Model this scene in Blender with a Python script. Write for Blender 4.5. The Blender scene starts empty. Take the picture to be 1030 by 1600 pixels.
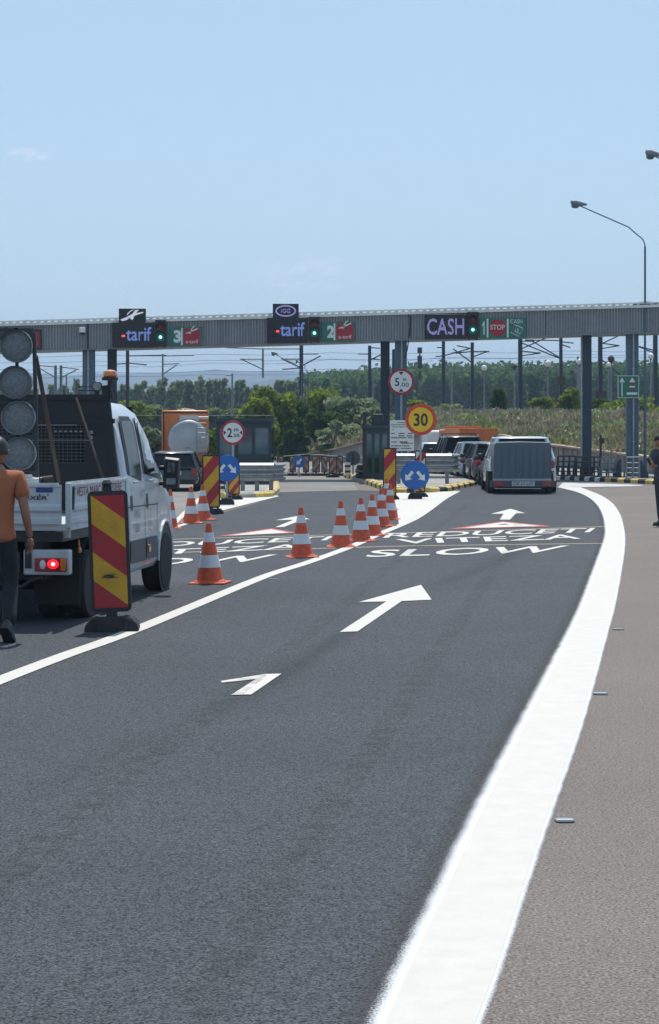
import bpy, math, random
import numpy as np
from mathutils import Vector, Matrix, Euler
R = math.radians
random.seed(7); rng = np.random.default_rng(7)
sc = bpy.context.scene
COL = sc.collection
# ---------------------------------------------------------------- camera geometry
F, CX, HZ, CH = 3330.0, 515.0, 672.0, 1.85
def G(px, py, z=0.0):
    d = (CH - z) * F / (py - HZ)
    return Vector(((px - CX) * d / F, d, z))
def W(px, py, Y): return Vector(((px - CX) * Y / F, Y, CH - (py - HZ) * Y / F))
def S(n, Y): return n * Y / F
cam = bpy.data.cameras.new('camera'); co = bpy.data.objects.new('camera', cam); COL.objects.link(co)
co.location = (0, 0, CH); co.rotation_euler = (R(90), 0, 0)
cam.sensor_fit = 'VERTICAL'; cam.sensor_height = 36; cam.lens = F / 1600 * 36
cam.shift_y = -(800 - HZ) / 1600; cam.clip_end = 30000; cam.clip_start = 0.1
sc.camera = co
# ---------------------------------------------------------------- materials
def _nt(name):
    m = bpy.data.materials.new(name); m.use_nodes = True
    nt = m.node_tree; nt.nodes.clear()
    return m, nt, nt.nodes.new('ShaderNodeOutputMaterial')
def mat(name, col, rough=.5, metal=0., var=.12, scale=3., bump=0., bscale=60., emit=None, es=1., coat=0., dirt=0., alpha=1.):
    m, nt, out = _nt(name); N, L = nt.nodes.new, nt.links.new
    b = N('ShaderNodeBsdfPrincipled'); L(b.outputs[0], out.inputs[0])
    tc = N('ShaderNodeTexCoord')
    n = N('ShaderNodeTexNoise'); n.inputs['Scale'].default_value = scale; n.inputs['Detail'].default_value = 6
    L(tc.outputs['Object'], n.inputs['Vector'])
    mr = N('ShaderNodeMapRange'); mr.inputs[1].default_value = .3; mr.inputs[2].default_value = .7
    mr.inputs[3].default_value = 1 - var; mr.inputs[4].default_value = 1 + var
    L(n.outputs[0], mr.inputs[0])
    mx = N('ShaderNodeVectorMath'); mx.operation = 'SCALE'; mx.inputs[0].default_value = col[:3]
    L(mr.outputs[0], mx.inputs['Scale'])
    last = mx.outputs[0]
    if dirt:
        n3 = N('ShaderNodeTexNoise'); n3.inputs['Scale'].default_value = 9; n3.inputs['Detail'].default_value = 10; n3.inputs['Roughness'].default_value = .75
        L(tc.outputs['Object'], n3.inputs['Vector'])
        m3 = N('ShaderNodeMapRange'); m3.inputs[1].default_value = .5; m3.inputs[2].default_value = .75; m3.inputs[4].default_value = dirt
        L(n3.outputs[0], m3.inputs[0])
        mm = N('ShaderNodeMix'); mm.data_type = 'RGBA'; L(m3.outputs[0], mm.inputs[0]); L(last, mm.inputs[6]); mm.inputs[7].default_value = (.09, .075, .06, 1)
        last = mm.outputs[2]
    L(last, b.inputs['Base Color'])
    b.inputs['Metallic'].default_value = metal
    r2 = N('ShaderNodeMapRange'); r2.inputs[3].default_value = max(rough - .08, .02); r2.inputs[4].default_value = min(rough + .1, 1)
    L(n.outputs[0], r2.inputs[0]); L(r2.outputs[0], b.inputs['Roughness'])
    if coat: b.inputs['Coat Weight'].default_value = coat; b.inputs['Coat Roughness'].default_value = .05
    if emit: b.inputs['Emission Color'].default_value = (*emit, 1); b.inputs['Emission Strength'].default_value = es
    if bump:
        n2 = N('ShaderNodeTexNoise'); n2.inputs['Scale'].default_value = bscale; n2.inputs['Detail'].default_value = 4
        L(tc.outputs['Object'], n2.inputs['Vector'])
        bp = N('ShaderNodeBump'); bp.inputs['Strength'].default_value = bump; bp.inputs['Distance'].default_value = .02
        L(n2.outputs[0], bp.inputs['Height']); L(bp.outputs[0], b.inputs['Normal'])
    return m
def leafmat(name, c1, c2, scale=.6):
    m, nt, out = _nt(name); N, L = nt.nodes.new, nt.links.new
    at = N('ShaderNodeAttribute'); at.attribute_name = 'rnd'; 
    tc = N('ShaderNodeTexCoord'); n = N('ShaderNodeTexNoise'); n.inputs['Scale'].default_value = scale; n.inputs['Detail'].default_value = 3
    L(tc.outputs['Object'], n.inputs['Vector'])
    ad = N('ShaderNodeMath'); ad.operation = 'MULTIPLY_ADD'; L(at.outputs['Fac'], ad.inputs[0]); ad.inputs[1].default_value = .55
    m2 = N('ShaderNodeMapRange'); m2.inputs[1].default_value = .35; m2.inputs[2].default_value = .65; m2.inputs[4].default_value = .45; L(n.outputs[0], m2.inputs[0]); L(m2.outputs[0], ad.inputs[2])
    mx = N('ShaderNodeMix'); mx.data_type = 'RGBA'; L(ad.outputs[0], mx.inputs[0]); mx.inputs[6].default_value = (*c1, 1); mx.inputs[7].default_value = (*c2, 1)
    d = N('ShaderNodeBsdfDiffuse'); t = N('ShaderNodeBsdfTranslucent'); L(mx.outputs[2], d.inputs[0]); L(mx.outputs[2], t.inputs[0])
    ms = N('ShaderNodeMixShader'); ms.inputs[0].default_value = .5; L(d.outputs[0], ms.inputs[1]); L(t.outputs[0], ms.inputs[2]); L(ms.outputs[0], out.inputs[0])
    return m
def asphalt(name, c1, c2, gs=150., streaks=(), bump=.6, patch=.12, speck=(.3, .3, .3), speckamt=.25):
    m, nt, out = _nt(name); N, L = nt.nodes.new, nt.links.new
    b = N('ShaderNodeBsdfPrincipled'); L(b.outputs[0], out.inputs[0]); b.inputs['Roughness'].default_value = .8; b.inputs['Specular IOR Level'].default_value = .12
    tc = N('ShaderNodeTexCoord'); P = tc.outputs['Object']
    g = N('ShaderNodeTexNoise'); g.inputs['Scale'].default_value = gs; g.inputs['Detail'].default_value = 3; g.inputs['Roughness'].default_value = .7; L(P, g.inputs['Vector'])
    r = N('ShaderNodeMapRange'); r.inputs[1].default_value = .38; r.inputs[2].default_value = .62; L(g.outputs[0], r.inputs[0])
    mx = N('ShaderNodeMix'); mx.data_type = 'RGBA'; L(r.outputs[0], mx.inputs[0]); mx.inputs[6].default_value = (*c1, 1); mx.inputs[7].default_value = (*c2, 1)
    v = N('ShaderNodeTexVoronoi'); v.inputs['Scale'].default_value = gs * .45; L(P, v.inputs['Vector'])
    rv = N('ShaderNodeMapRange'); rv.inputs[1].default_value = .0; rv.inputs[2].default_value = .28; rv.inputs[3].default_value = speckamt; rv.inputs[4].default_value = 0; L(v.outputs['Distance'], rv.inputs[0])
    sp = N('ShaderNodeMath'); sp.operation = 'MULTIPLY'; vs = N('ShaderNodeSeparateColor'); L(v.outputs['Color'], vs.inputs[0]); L(vs.outputs[0], sp.inputs[0]); L(rv.outputs[0], sp.inputs[1])
    m2 = N('ShaderNodeMix'); m2.data_type = 'RGBA'; L(sp.outputs[0], m2.inputs[0]); L(mx.outputs[2], m2.inputs[6]); m2.inputs[7].default_value = (*speck, 1)
    n = N('ShaderNodeTexNoise'); n.inputs['Scale'].default_value = .35; n.inputs['Detail'].default_value = 6; n.inputs['Roughness'].default_value = .6; L(P, n.inputs['Vector'])
    rn = N('ShaderNodeMapRange'); rn.inputs[1].default_value = .3; rn.inputs[2].default_value = .7; rn.inputs[3].default_value = 1 - patch; rn.inputs[4].default_value = 1 + patch; L(n.outputs[0], rn.inputs[0])
    # second, medium scale unevenness of the laid mat
    n5 = N('ShaderNodeTexNoise'); n5.inputs['Scale'].default_value = 14; n5.inputs['Detail'].default_value = 5; L(P, n5.inputs['Vector'])
    r5 = N('ShaderNodeMapRange'); r5.inputs[1].default_value = .3; r5.inputs[2].default_value = .7; r5.inputs[3].default_value = .92; r5.inputs[4].default_value = 1.08; L(n5.outputs[0], r5.inputs[0])
    mu = N('ShaderNodeMath'); mu.operation = 'MULTIPLY'; L(rn.outputs[0], mu.inputs[0]); L(r5.outputs[0], mu.inputs[1])
    fac = mu.outputs[0]
    sx = N('ShaderNodeSeparateXYZ'); L(P, sx.inputs[0])
    for (ax, ay, bx, by, wd, dk) in streaks:       # dark rubbed bands left by the paver and tyres
        dx, dy = bx - ax, by - ay; ln = math.hypot(dx, dy); ux, uy = dx / ln, dy / ln
        def dot(a_, b_, c_):
            q = N('ShaderNodeMath'); q.operation = 'MULTIPLY_ADD'; L(sx.outputs[0], q.inputs[0]); q.inputs[1].default_value = a_; q.inputs[2].default_value = c_
            q2 = N('ShaderNodeMath'); q2.operation = 'MULTIPLY_ADD'; L(sx.outputs[1], q2.inputs[0]); q2.inputs[1].default_value = b_; L(q.outputs[0], q2.inputs[2]); return q2.outputs[0]
        ac = dot(-uy, ux, uy * ax - ux * ay); al = dot(ux, uy, -(ux * ax + uy * ay))
        ab = N('ShaderNodeMath'); ab.operation = 'ABSOLUTE'; L(ac, ab.inputs[0])
        k1 = N('ShaderNodeMapRange'); k1.interpolation_type = 'SMOOTHSTEP'; k1.inputs[2].default_value = wd; k1.inputs[3].default_value = 1; k1.inputs[4].default_value = 0; L(ab.outputs[0], k1.inputs[0])
        k2 = N('ShaderNodeMapRange'); k2.interpolation_type = 'SMOOTHSTEP'; k2.inputs[1].default_value = -.8; k2.inputs[2].default_value = .5; L(al, k2.inputs[0])
        k3 = N('ShaderNodeMapRange'); k3.interpolation_type = 'SMOOTHSTEP'; k3.inputs[1].default_value = ln - .5; k3.inputs[2].default_value = ln + .8; k3.inputs[3].default_value = 1; k3.inputs[4].default_value = 0; L(al, k3.inputs[0])
        a1 = N('ShaderNodeMath'); a1.operation = 'MULTIPLY'; L(k1.outputs[0], a1.inputs[0]); L(k2.outputs[0], a1.inputs[1])
        a2 = N('ShaderNodeMath'); a2.operation = 'MULTIPLY'; L(a1.outputs[0], a2.inputs[0]); L(k3.outputs[0], a2.inputs[1])
        a3 = N('ShaderNodeMath'); a3.operation = 'MULTIPLY_ADD'; L(a2.outputs[0], a3.inputs[0]); a3.inputs[1].default_value = -dk; a3.inputs[2].default_value = 1
        a4 = N('ShaderNodeMath'); a4.operation = 'MULTIPLY'; L(a3.outputs[0], a4.inputs[0]); L(fac, a4.inputs[1]); fac = a4.outputs[0]
    vm = N('ShaderNodeVectorMath'); vm.operation = 'SCALE'; L(m2.outputs[2], vm.inputs[0]); L(fac, vm.inputs['Scale'])
    L(vm.outputs[0], b.inputs['Base Color'])
    bp = N('ShaderNodeBump'); bp.inputs['Strength'].default_value = bump; bp.inputs['Distance'].default_value = .006; L(g.outputs[0], bp.inputs['Height']); L(bp.outputs[0], b.inputs['Normal'])
    return m
def overspray(name, col, inv=False, soft=.35, amt=1.):
    """speckled fringe of paint: UV.x 1 at the line, 0 at the outer edge"""
    m, nt, out = _nt(name); N, L = nt.nodes.new, nt.links.new
    b = N('ShaderNodeBsdfPrincipled'); b.inputs['Base Color'].default_value = (*col, 1); b.inputs['Roughness'].default_value = .8
    t = N('ShaderNodeBsdfTransparent'); ms = N('ShaderNodeMixShader'); L(t.outputs[0], ms.inputs[1]); L(b.outputs[0], ms.inputs[2]); L(ms.outputs[0], out.inputs[0])
    uv = N('ShaderNodeUVMap'); sx = N('ShaderNodeSeparateXYZ'); L(uv.outputs[0], sx.inputs[0])
    tc = N('ShaderNodeTexCoord'); n = N('ShaderNodeTexNoise'); n.inputs['Scale'].default_value = 130; n.inputs['Detail'].default_value = 3; n.inputs['Roughness'].default_value = .7; L(tc.outputs['Object'], n.inputs['Vector'])
    n2 = N('ShaderNodeTexNoise'); n2.inputs['Scale'].default_value = 3; L(tc.outputs['Object'], n2.inputs['Vector'])
    a = N('ShaderNodeMath'); a.operation = 'MULTIPLY_ADD'; L(n2.outputs[0], a.inputs[0]); a.inputs[1].default_value = .25; L(sx.outputs[0], a.inputs[2])
    s = N('ShaderNodeMath'); s.operation = 'ADD'; L(a.outputs[0], s.inputs[0]); L(n.outputs[0], s.inputs[1])
    r = N('ShaderNodeMapRange'); r.inputs[1].default_value = 1.12 - soft * .5; r.inputs[2].default_value = 1.12 + soft * .5; r.inputs[4].default_value = amt; L(s.outputs[0], r.inputs[0])
    L(r.outputs[0], ms.inputs[0])
    return m
M = {}
M['paint'] = mat('road_paint', (.545, .52, .47), .65, var=.05, scale=6, bump=.25, bscale=140, dirt=.08)
M['chalk'] = mat('chalk_line', (.48, .38, .22), .8, var=.25, scale=20)
M['redpaint'] = mat('red_road_paint', (.50, .07, .06), .7, var=.15)
M['fringe'] = overspray('paint_overspray', (.60, .61, .62))
M['scorch'] = overspray('dark_edge_film', (.035, .030, .028), soft=1.1, amt=.6)
M['orange'] = mat('cone_orange', (.60, .085, .025), .55, var=.22, scale=14, dirt=.45)
M['refl'] = mat('reflective_white', (.62, .64, .66), .4, var=.10, scale=9, dirt=.3)
M['red'] = mat('sign_red', (.36, .012, .02), .45, var=.18, dirt=.35)
M['yellow'] = mat('sign_yellow', (.58, .31, .012), .45, var=.18, dirt=.4)
M['yellow2'] = mat('bright_sign_yellow', (.85, .50, .01), .4, var=.06)
M['red2'] = mat('sign_red_orange', (.62, .05, .02), .4, var=.08)
M['blue'] = mat('sign_blue', (.012, .12, .42), .35, var=.08)
M['signwhite'] = mat('sign_white', (.72, .72, .70), .4, var=.06, dirt=.08)
M['green'] = mat('sign_green', (.015, .15, .10), .4, var=.1)
M['black'] = mat('black_plastic', (.018, .018, .02), .5, var=.2)
M['rubber'] = mat('rubber', (.022, .022, .022), .85, var=.25, bump=.3)
M['steel'] = mat('galvanised_steel', (.36, .37, .38), .45, .6, var=.2, scale=8, dirt=.2)
M['greysteel'] = mat('grey_painted_steel', (.20, .22, .24), .5, .2, var=.2, scale=8)
M['darksteel'] = mat('dark_steel', (.05, .055, .06), .55, .3, var=.3, scale=6)
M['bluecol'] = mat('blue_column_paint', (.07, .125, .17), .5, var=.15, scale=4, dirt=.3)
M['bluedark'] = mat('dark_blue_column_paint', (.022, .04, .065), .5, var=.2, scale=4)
M['fascia'] = mat('corrugated_cladding', (.29, .29, .30), .45, .25, var=.18, scale=1.5, dirt=.35)
_nt2 = M['fascia'].node_tree
for _x in list(_nt2.nodes):
    if _x.type == 'TEX_NOISE':
        _mp = _nt2.nodes.new('ShaderNodeMapping'); _mp.inputs['Scale'].default_value = (1.6,1,.22)
        _src = _x.inputs['Vector'].links[0].from_socket; _nt2.links.new(_src, _mp.inputs['Vector']); _nt2.links.new(_mp.outputs[0], _x.inputs['Vector'])
M['roofedge'] = mat('pale_roof_edge', (.72, .71, .67), .5, var=.12, dirt=.3)
M['white'] = mat('white_car_paint', (.62, .66, .70), .25, var=.05, coat=.6, dirt=.08)
M['vanpaint'] = mat('white_van_paint', (.47, .51, .56), .3, var=.06, coat=.5, dirt=.15)
M['bedpaint'] = mat('white_bed_paint', (.50, .54, .58), .5, var=.08, dirt=.25)
M['glass'] = mat('dark_glass', (.010, .014, .017), .1, var=.2)
M['glass'].node_tree.nodes['Principled BSDF'].inputs['Specular IOR Level'].default_value = .22
M['rubbertrim'] = mat('grey_trim', (.075, .08, .09), .6, var=.1)
M['rim'] = mat('alloy_rim', (.30, .31, .33), .35, .8, var=.2, dirt=.3)
M['tail'] = mat('tail_lens', (.28, .01, .012), .15, var=.1, coat=1)
M['taillit'] = mat('lit_brake_lamp', (.6, .01, .01), .2, emit=(1, .02, .03), es=5)
M['amber'] = mat('amber_lens', (.6, .17, .02), .2, coat=1)
M['chrome'] = mat('chrome', (.7, .7, .72), .12, 1.)
M['plate'] = mat('number_plate', (.45, .47, .47), .5)
M['concrete'] = mat('concrete', (.30, .285, .26), .85, var=.25, scale=1.2, bump=.4, bscale=30, dirt=.35)
M['kyellow'] = mat('kerb_yellow', (.62, .45, .12), .7, var=.2, scale=5, dirt=.5)
M['kwhite'] = mat('kerb_white', (.72, .70, .64), .7, var=.2, scale=5, dirt=.5)
M['rustorange'] = mat('faded_orange_stripe',(.26,.075,.03),.6,var=.3,dirt=.3); M['kdull'] = mat('faded_white_stripe',(.30,.28,.25),.6,var=.3,dirt=.4)
M['kblack'] = mat('kerb_black', (.035, .035, .035), .8, var=.3)
M['skin'] = mat('skin', (.27, .125, .08), .55, var=.1, scale=12)
M['hair'] = mat('dark_hair', (.02, .014, .011), .8, var=.3, scale=40, bump=.5, bscale=90)
M['shirt'] = mat('orange_shirt', (.36, .115, .052), .9, var=.10, scale=7, bump=.5, bscale=14)
M['shirt2'] = mat('charcoal_shirt', (.045, .05, .065), .9, var=.15, scale=7, bump=.5, bscale=14)
M['trousers'] = mat('black_trousers', (.012, .013, .018), .9, var=.25, scale=7, bump=.5, bscale=14)
M['trousers2'] = mat('grey_black_jeans', (.028, .03, .035), .9, var=.25, scale=7, bump=.4, bscale=16)
M['orangetruck'] = mat('orange_truck_paint', (.60, .16, .03), .4, var=.1, dirt=.25)
M['tank'] = mat('tank_shell', (.48, .51, .55), .4, .3, var=.08, dirt=.2)
M['tarp'] = mat('grey_tarpaulin', (.095, .125, .15), .75, var=.12, scale=2, bump=.6, bscale=4, dirt=.1)
M['blackcar'] = mat('black_car_paint', (.012, .014, .018), .2, coat=1)
M['greycar'] = mat('grey_car_paint', (.09, .095, .11), .3, .4, coat=.8)
M['navycar'] = mat('dark_blue_car_paint', (.02, .025, .035), .25, .3, coat=.8)
M['booth'] = mat('booth_frame', (.015, .035, .045), .5, var=.2)
M['boothglass'] = mat('booth_glass', (.05, .10, .12), .15, var=.4, scale=2, coat=1)
M['bark'] = mat('bark', (.10, .075, .05), .9, var=.3, scale=8, bump=.6)
M['wood'] = mat('brown_rust', (.055, .040, .034), .8, var=.3)
M['globe'] = mat('lamp_globe', (.75, .76, .74), .3, var=.04)
M['lensgrey'] = mat('unlit_lamp_lens', (.16, .18, .19), .45, var=.3, scale=45, bump=.8, bscale=70, coat=.3)
M['sand'] = mat('sand', (.42, .31, .24), .95, var=.2, scale=.8, bump=.5, bscale=2)
M['led_off'] = mat('led_panel', (.008, .008, .014), .4, var=.3, scale=30)
M['led_blue'] = mat('led_blue', (.02, .05, .15), .5, emit=(.25, .38, .9), es=.5)
M['led_purple'] = mat('led_violet', (.02, .05, .15), .5, emit=(.42, .40, .85), es=.5)
M['led_red'] = mat('led_red', (.2, .0, .0), .5, emit=(1, .08, .05), es=1.5)
M['led_dim'] = mat('led_dim_red', (.05, .012, .01), .5, var=.5)
M['go'] = mat('green_signal', (.0, .2, .15), .4, emit=(.35, 1., .8), es=3.)
M['godim'] = mat('green_signal_lens', (.0, .07, .055), .4, emit=(.0, .5, .38), es=.12)
M['stopdim'] = mat('red_signal_lens', (.10, .012, .012), .4)
M['logored'] = mat('crimson_panel', (.36, .012, .025), .4, var=.08)
M['vesta'] = mat('red_lettering', (.30, .02, .03), .6, var=.2, scale=30)
M['sticker'] = mat('blue_sticker', (.03, .05, .22), .5)
M['shoe'] = mat('black_shoe', (.025, .028, .032), .6, var=.3)
M['mud'] = mat('grey_cloth', (.25, .25, .25), .9)
# ---------------------------------------------------------------- mesh builder
class MB:
    def __init__(s): s.v = []; s.f = []; s.m = []; s.T = Matrix.Identity(4)
    def add(s, vs, fs, mi=0):
        o = len(s.v); s.v += [tuple(s.T @ Vector(v)) for v in vs]
        s.f += [tuple(i + o for i in f) for f in fs]; s.m += [mi] * len(fs); return s
    def box(s, x0, x1, y0, y1, z0, z1, mi=0):
        return s.add([(x0,y0,z0),(x1,y0,z0),(x1,y1,z0),(x0,y1,z0),(x0,y0,z1),(x1,y0,z1),(x1,y1,z1),(x0,y1,z1)],
                     [(0,3,2,1),(4,5,6,7),(0,1,5,4),(1,2,6,5),(2,3,7,6),(3,0,4,7)], mi)
    def cbox(s, c, sz, mi=0): return s.box(c[0]-sz[0]/2, c[0]+sz[0]/2, c[1]-sz[1]/2, c[1]+sz[1]/2, c[2]-sz[2]/2, c[2]+sz[2]/2, mi)
    def tube(s, p, q, r0, r1=None, n=8, mi=0):
        p, q = Vector(p), Vector(q); r1 = r0 if r1 is None else r1
        d = (q - p); 
        if d.length < 1e-6: return s
        d.normalize(); a = d.orthogonal().normalized(); b = d.cross(a)
        vs = []
        for c, r in ((p, r0), (q, r1)):
            for i in range(n):
                t = 2 * math.pi * i / n; vs.append(c + a * math.cos(t) * r + b * math.sin(t) * r)
        fs = [(i, (i+1) % n, n + (i+1) % n, n + i) for i in range(n)] + [tuple(range(n))[::-1], tuple(range(n, 2*n))]
        return s.add(vs, fs, mi)
    def path(s, pts, r, n=6, mi=0):
        for a, b in zip(pts[:-1], pts[1:]): s.tube(a, b, r, r, n, mi)
        return s
    def beam(s, p, q, w, h, mi=0):
        p, q = Vector(p), Vector(q); d = (q - p).normalized()
        up = Vector((0,0,1)) if abs(d.z) < .9 else Vector((0,1,0))
        a = d.cross(up).normalized() * w / 2; b = a.cross(d).normalized() * h / 2
        vs = [c + i * a + j * b for c in (p, q) for i, j in ((-1,-1),(1,-1),(1,1),(-1,1))]
        return s.add(vs, [(0,1,2,3),(7,6,5,4),(0,4,5,1),(1,5,6,2),(2,6,7,3),(3,7,4,0)], mi)
    def ext(s, pts, vec, mi=0):
        n = len(pts); vec = Vector(vec); vs = [Vector(p) for p in pts] + [Vector(p) + vec for p in pts]
        return s.add(vs, [tuple(range(n)), tuple(range(n, 2*n))[::-1]] + [(i, n+i, n+(i+1) % n, (i+1) % n) for i in range(n)], mi)
    def lathe(s, prof, c=(0,0,0), n=16, mi=0, axis='z'):
        vs = []
        for r, z in prof:
            for i in range(n):
                t = 2*math.pi*i/n; x, y = r*math.cos(t), r*math.sin(t)
                p = (x, y, z) if axis == 'z' else ((x, z, y) if axis == 'y' else (z, x, y))
                vs.append(tuple(Vector(p) + Vector(c)))
        k = len(prof); fs = []
        for j in range(k-1):
            for i in range(n): fs.append((j*n+i, j*n+(i+1) % n, (j+1)*n+(i+1) % n, (j+1)*n+i))
        fs += [tuple(range(n))[::-1], tuple(range((k-1)*n, k*n))]
        return s.add(vs, fs, mi)
    def loft(s, rings, mi=0, cap=True):
        n = len(rings[0]); vs = [p for r in rings for p in r]; fs = []
        for j in range(len(rings)-1):
            for i in range(n): fs.append((j*n+i, j*n+(i+1) % n, (j+1)*n+(i+1) % n, (j+1)*n+i))
        if cap: fs += [tuple(range(n))[::-1], tuple(range((len(rings)-1)*n, len(rings)*n))]
        return s.add(vs, fs, mi)
    def ell(s, c, r, n=12, k=8, mi=0):
        prof = [(math.sin(math.pi*j/k), -math.cos(math.pi*j/k)) for j in range(k+1)]
        vs = []
        for rr, z in prof:
            rr = max(rr, .001)
            for i in range(n):
                t = 2*math.pi*i/n; vs.append((c[0]+r[0]*rr*math.cos(t), c[1]+r[1]*rr*math.sin(t), c[2]+r[2]*z))
        fs = [(j*n+i, j*n+(i+1) % n, (j+1)*n+(i+1) % n, (j+1)*n+i) for j in range(k) for i in range(n)]
        return s.add(vs, fs, mi)
    def text(s, t, o, r, u, w, h, mi=0, bold=.015, th=0):
        """lettering laid on a plane: origin o, right r, up u (unit), fitted in w x h"""
        vs, fs = glyphs(t, bold); o, r, u = Vector(o), Vector(r), Vector(u)
        return s.add([o + r*(x*w) + u*(y*h) for x, y in vs], fs, mi)
    def build(s, name, mats, parent=None, bevel=0, ang=35, fix=True):
        me = bpy.data.meshes.new(name); me.from_pydata(s.v, [], s.f)
        mats = mats if isinstance(mats, (list, tuple)) else [mats]
        for m in mats: me.materials.append(M[m] if isinstance(m, str) else m)
        me.polygons.foreach_set('material_index', s.m)
        if fix:
            import bmesh
            bm = bmesh.new(); bm.from_mesh(me); bmesh.ops.recalc_face_normals(bm, faces=bm.faces); bm.to_mesh(me); bm.free()
        if ang: 
            me.polygons.foreach_set('use_smooth', [True]*len(me.polygons)); me.set_sharp_from_angle(angle=R(ang))
        me.update()
        o = bpy.data.objects.new(name, me); COL.objects.link(o)
        if parent: o.parent = parent
        if bevel:
            b = o.modifiers.new('bevel', 'BEVEL'); b.width = bevel; b.segments = 2; b.limit_method = 'ANGLE'; b.angle_limit = R(40)
        return o
_gl = {}
def glyphs(t, bold=.015):
    if (t, bold) in _gl: return _gl[(t, bold)]
    cu = bpy.data.curves.new('t', 'FONT'); cu.body = t; cu.offset = bold; cu.resolution_u = 3
    o = bpy.data.objects.new('t', cu); COL.objects.link(o); bpy.context.view_layer.update()
    me = bpy.data.meshes.new_from_object(o.evaluated_get(bpy.context.evaluated_depsgraph_get()))
    vs = [(v.co.x, v.co.y) for v in me.vertices]; fs = [tuple(p.vertices) for p in me.polygons]
    bpy.data.objects.remove(o); bpy.data.curves.remove(cu); bpy.data.meshes.remove(me)
    x0 = min(v[0] for v in vs); x1 = max(v[0] for v in vs); y0 = min(v[1] for v in vs); y1 = max(v[1] for v in vs)
    vs = [((x-x0)/(x1-x0), (y-y0)/(y1-y0)) for x, y in vs]
    _gl[(t, bold)] = (vs, fs); return vs, fs
def tag(o, label=None, cat=None, group=None, kind=None):
    if label: o['label'] = label
    if cat: o['category'] = cat
    if group: o['group'] = group
    if kind: o['kind'] = kind
    return o
def thing(name, label, cat, loc=(0,0,0), rz=0., group=None, rot=None):
    o = bpy.data.objects.new(name, None); o.empty_display_size = .2; COL.objects.link(o)
    o.location = loc; o.rotation_euler = rot if rot else (0, 0, rz)
    return tag(o, label, cat, group)
def copy_tree(o, parent=None):
    c = o.copy(); COL.objects.link(c); c.parent = parent
    for ch in o.children: copy_tree(ch, c)
    return c
def struct(o): o['kind'] = 'structure'; return o

# ================================================================ GROUND, ROADS, PAINT
def sheet(name, pts, z, m, sub=0):
    b = MB(); b.add([(p[0], p[1], z) for p in pts], [tuple(range(len(pts)))]); return b.build(name, m, ang=0)
gm = mat('field_grass', (.085, .10, .035), .95, var=.4, scale=.05, bump=.5, bscale=1.5)
struct(sheet('ground', [(-9000, -60), (9000, -60), (9000, 14000), (-9000, 14000)], -.06, gm))
EL = [(604,1600),(652,1490),(700,1388),(763,1250),(834,1108),(888,1000),(911,950),(929,900),(941,866),(946,850),(949.5,836),(949,823),(946,808),(940.6,795.6),(933,786),(922.5,777.5),(909,771),(895,766.6),(871,761)]
ER = [(744,1600),(774,1520),(800,1442),(850,1292),(909,1125),(944,1000),(958,950),(968,900),(973.5,866),(975,850),(975,836),(973,823),(970,810),(966,801),(959,790),(951.5,783),(941,776),(928,770),(904,761)]
def smooth(pts, n=6):
    out = []
    P = [pts[0]] + pts + [pts[-1]]
    for i in range(1, len(P)-2):
        p0, p1, p2, p3 = [Vector(q) for q in P[i-1:i+3]]
        for k in range(n):
            t = k/n; out.append(.5*((2*p1)+(p2-p0)*t+(2*p0-5*p1+4*p2-p3)*t*t+(3*p1-p0-3*p2+p3)*t**3))
    out.append(Vector(pts[-1])); return out
EL_ = smooth([tuple(G(*p).xy) for p in EL]); ER_ = smooth([tuple(G(*p).xy) for p in ER])
d0 = (EL_[1]-EL_[0]).normalized(); EL_.insert(0, EL_[0]-d0*9); d1 = (ER_[1]-ER_[0]).normalized(); ER_.insert(0, ER_[0]-d1*9)
N_ = len(EL_)
M['apron'] = asphalt('old_asphalt', (.082, .069, .059), (.262, .226, .202), gs=76, bump=.9, patch=.10, speck=(.42, .38, .35), speckamt=.5)
M['plaza'] = asphalt('pale_worn_asphalt', (.17, .16, .145), (.25, .235, .215), gs=70, bump=.3, patch=.15)
st = []
for a, b_, w_, k_ in (((400,1080),(545,988),.22,.30),((690,912),(830,855),.30,.22),((60,1240),(400,1082),.3,.12)):
    p, q = G(*a), G(*b_); st.append((p.x, p.y, q.x, q.y, w_, k_))
M['asph'] = asphalt('new_asphalt', (.009, .011, .014), (.112, .121, .136), gs=98, streaks=st, bump=1., patch=.10, speck=(.22, .23, .25), speckamt=.55)
struct(sheet('shoulder', [(-60, -12), (40, -12), (40, 140), (-60, 140)], 0, 'apron'))
mid = [(a*.3+b_*.7) for a, b_ in zip(EL_, ER_)]
road = [(-26, -10)] + [tuple(p) for p in mid] + [tuple(G(860,757).xy), tuple(G(700,754).xy), tuple(G(718,767).xy), tuple(G(640,800).xy), tuple(G(610,768).xy), tuple(G(560,766).xy), tuple(G(437,769).xy), tuple(G(430,778).xy), tuple(G(275,822).xy), tuple(G(180,832).xy), (-26, 34)]
struct(sheet('road', road, .004, 'asph'))
struct(sheet('plaza_surface', [tuple(G(560,767).xy), tuple(G(437,770).xy), tuple(G(300,800).xy), tuple(G(240,815).xy), (-26,34.2), (-26,125), (1,125), tuple(G(548,745).xy)], .002, 'plaza'))
def strip(name, A, B, z, m, uv=False):
    me = bpy.data.meshes.new(name); n = len(A)
    me.from_pydata([(p[0],p[1],z) for p in A]+[(p[0],p[1],z) for p in B], [], [(i, n+i, n+i+1, i+1) for i in range(n-1)])
    if uv:
        u = me.uv_layers.new(name='UVMap')
        for l in me.loops: u.data[l.index].uv = ((0. if l.vertex_index < n else 1.), 0)
    me.materials.append(M[m]); o = bpy.data.objects.new(name, me); COL.objects.link(o); struct(o); return o
strip('road_edge_line', EL_, ER_, .010, 'paint')
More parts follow.
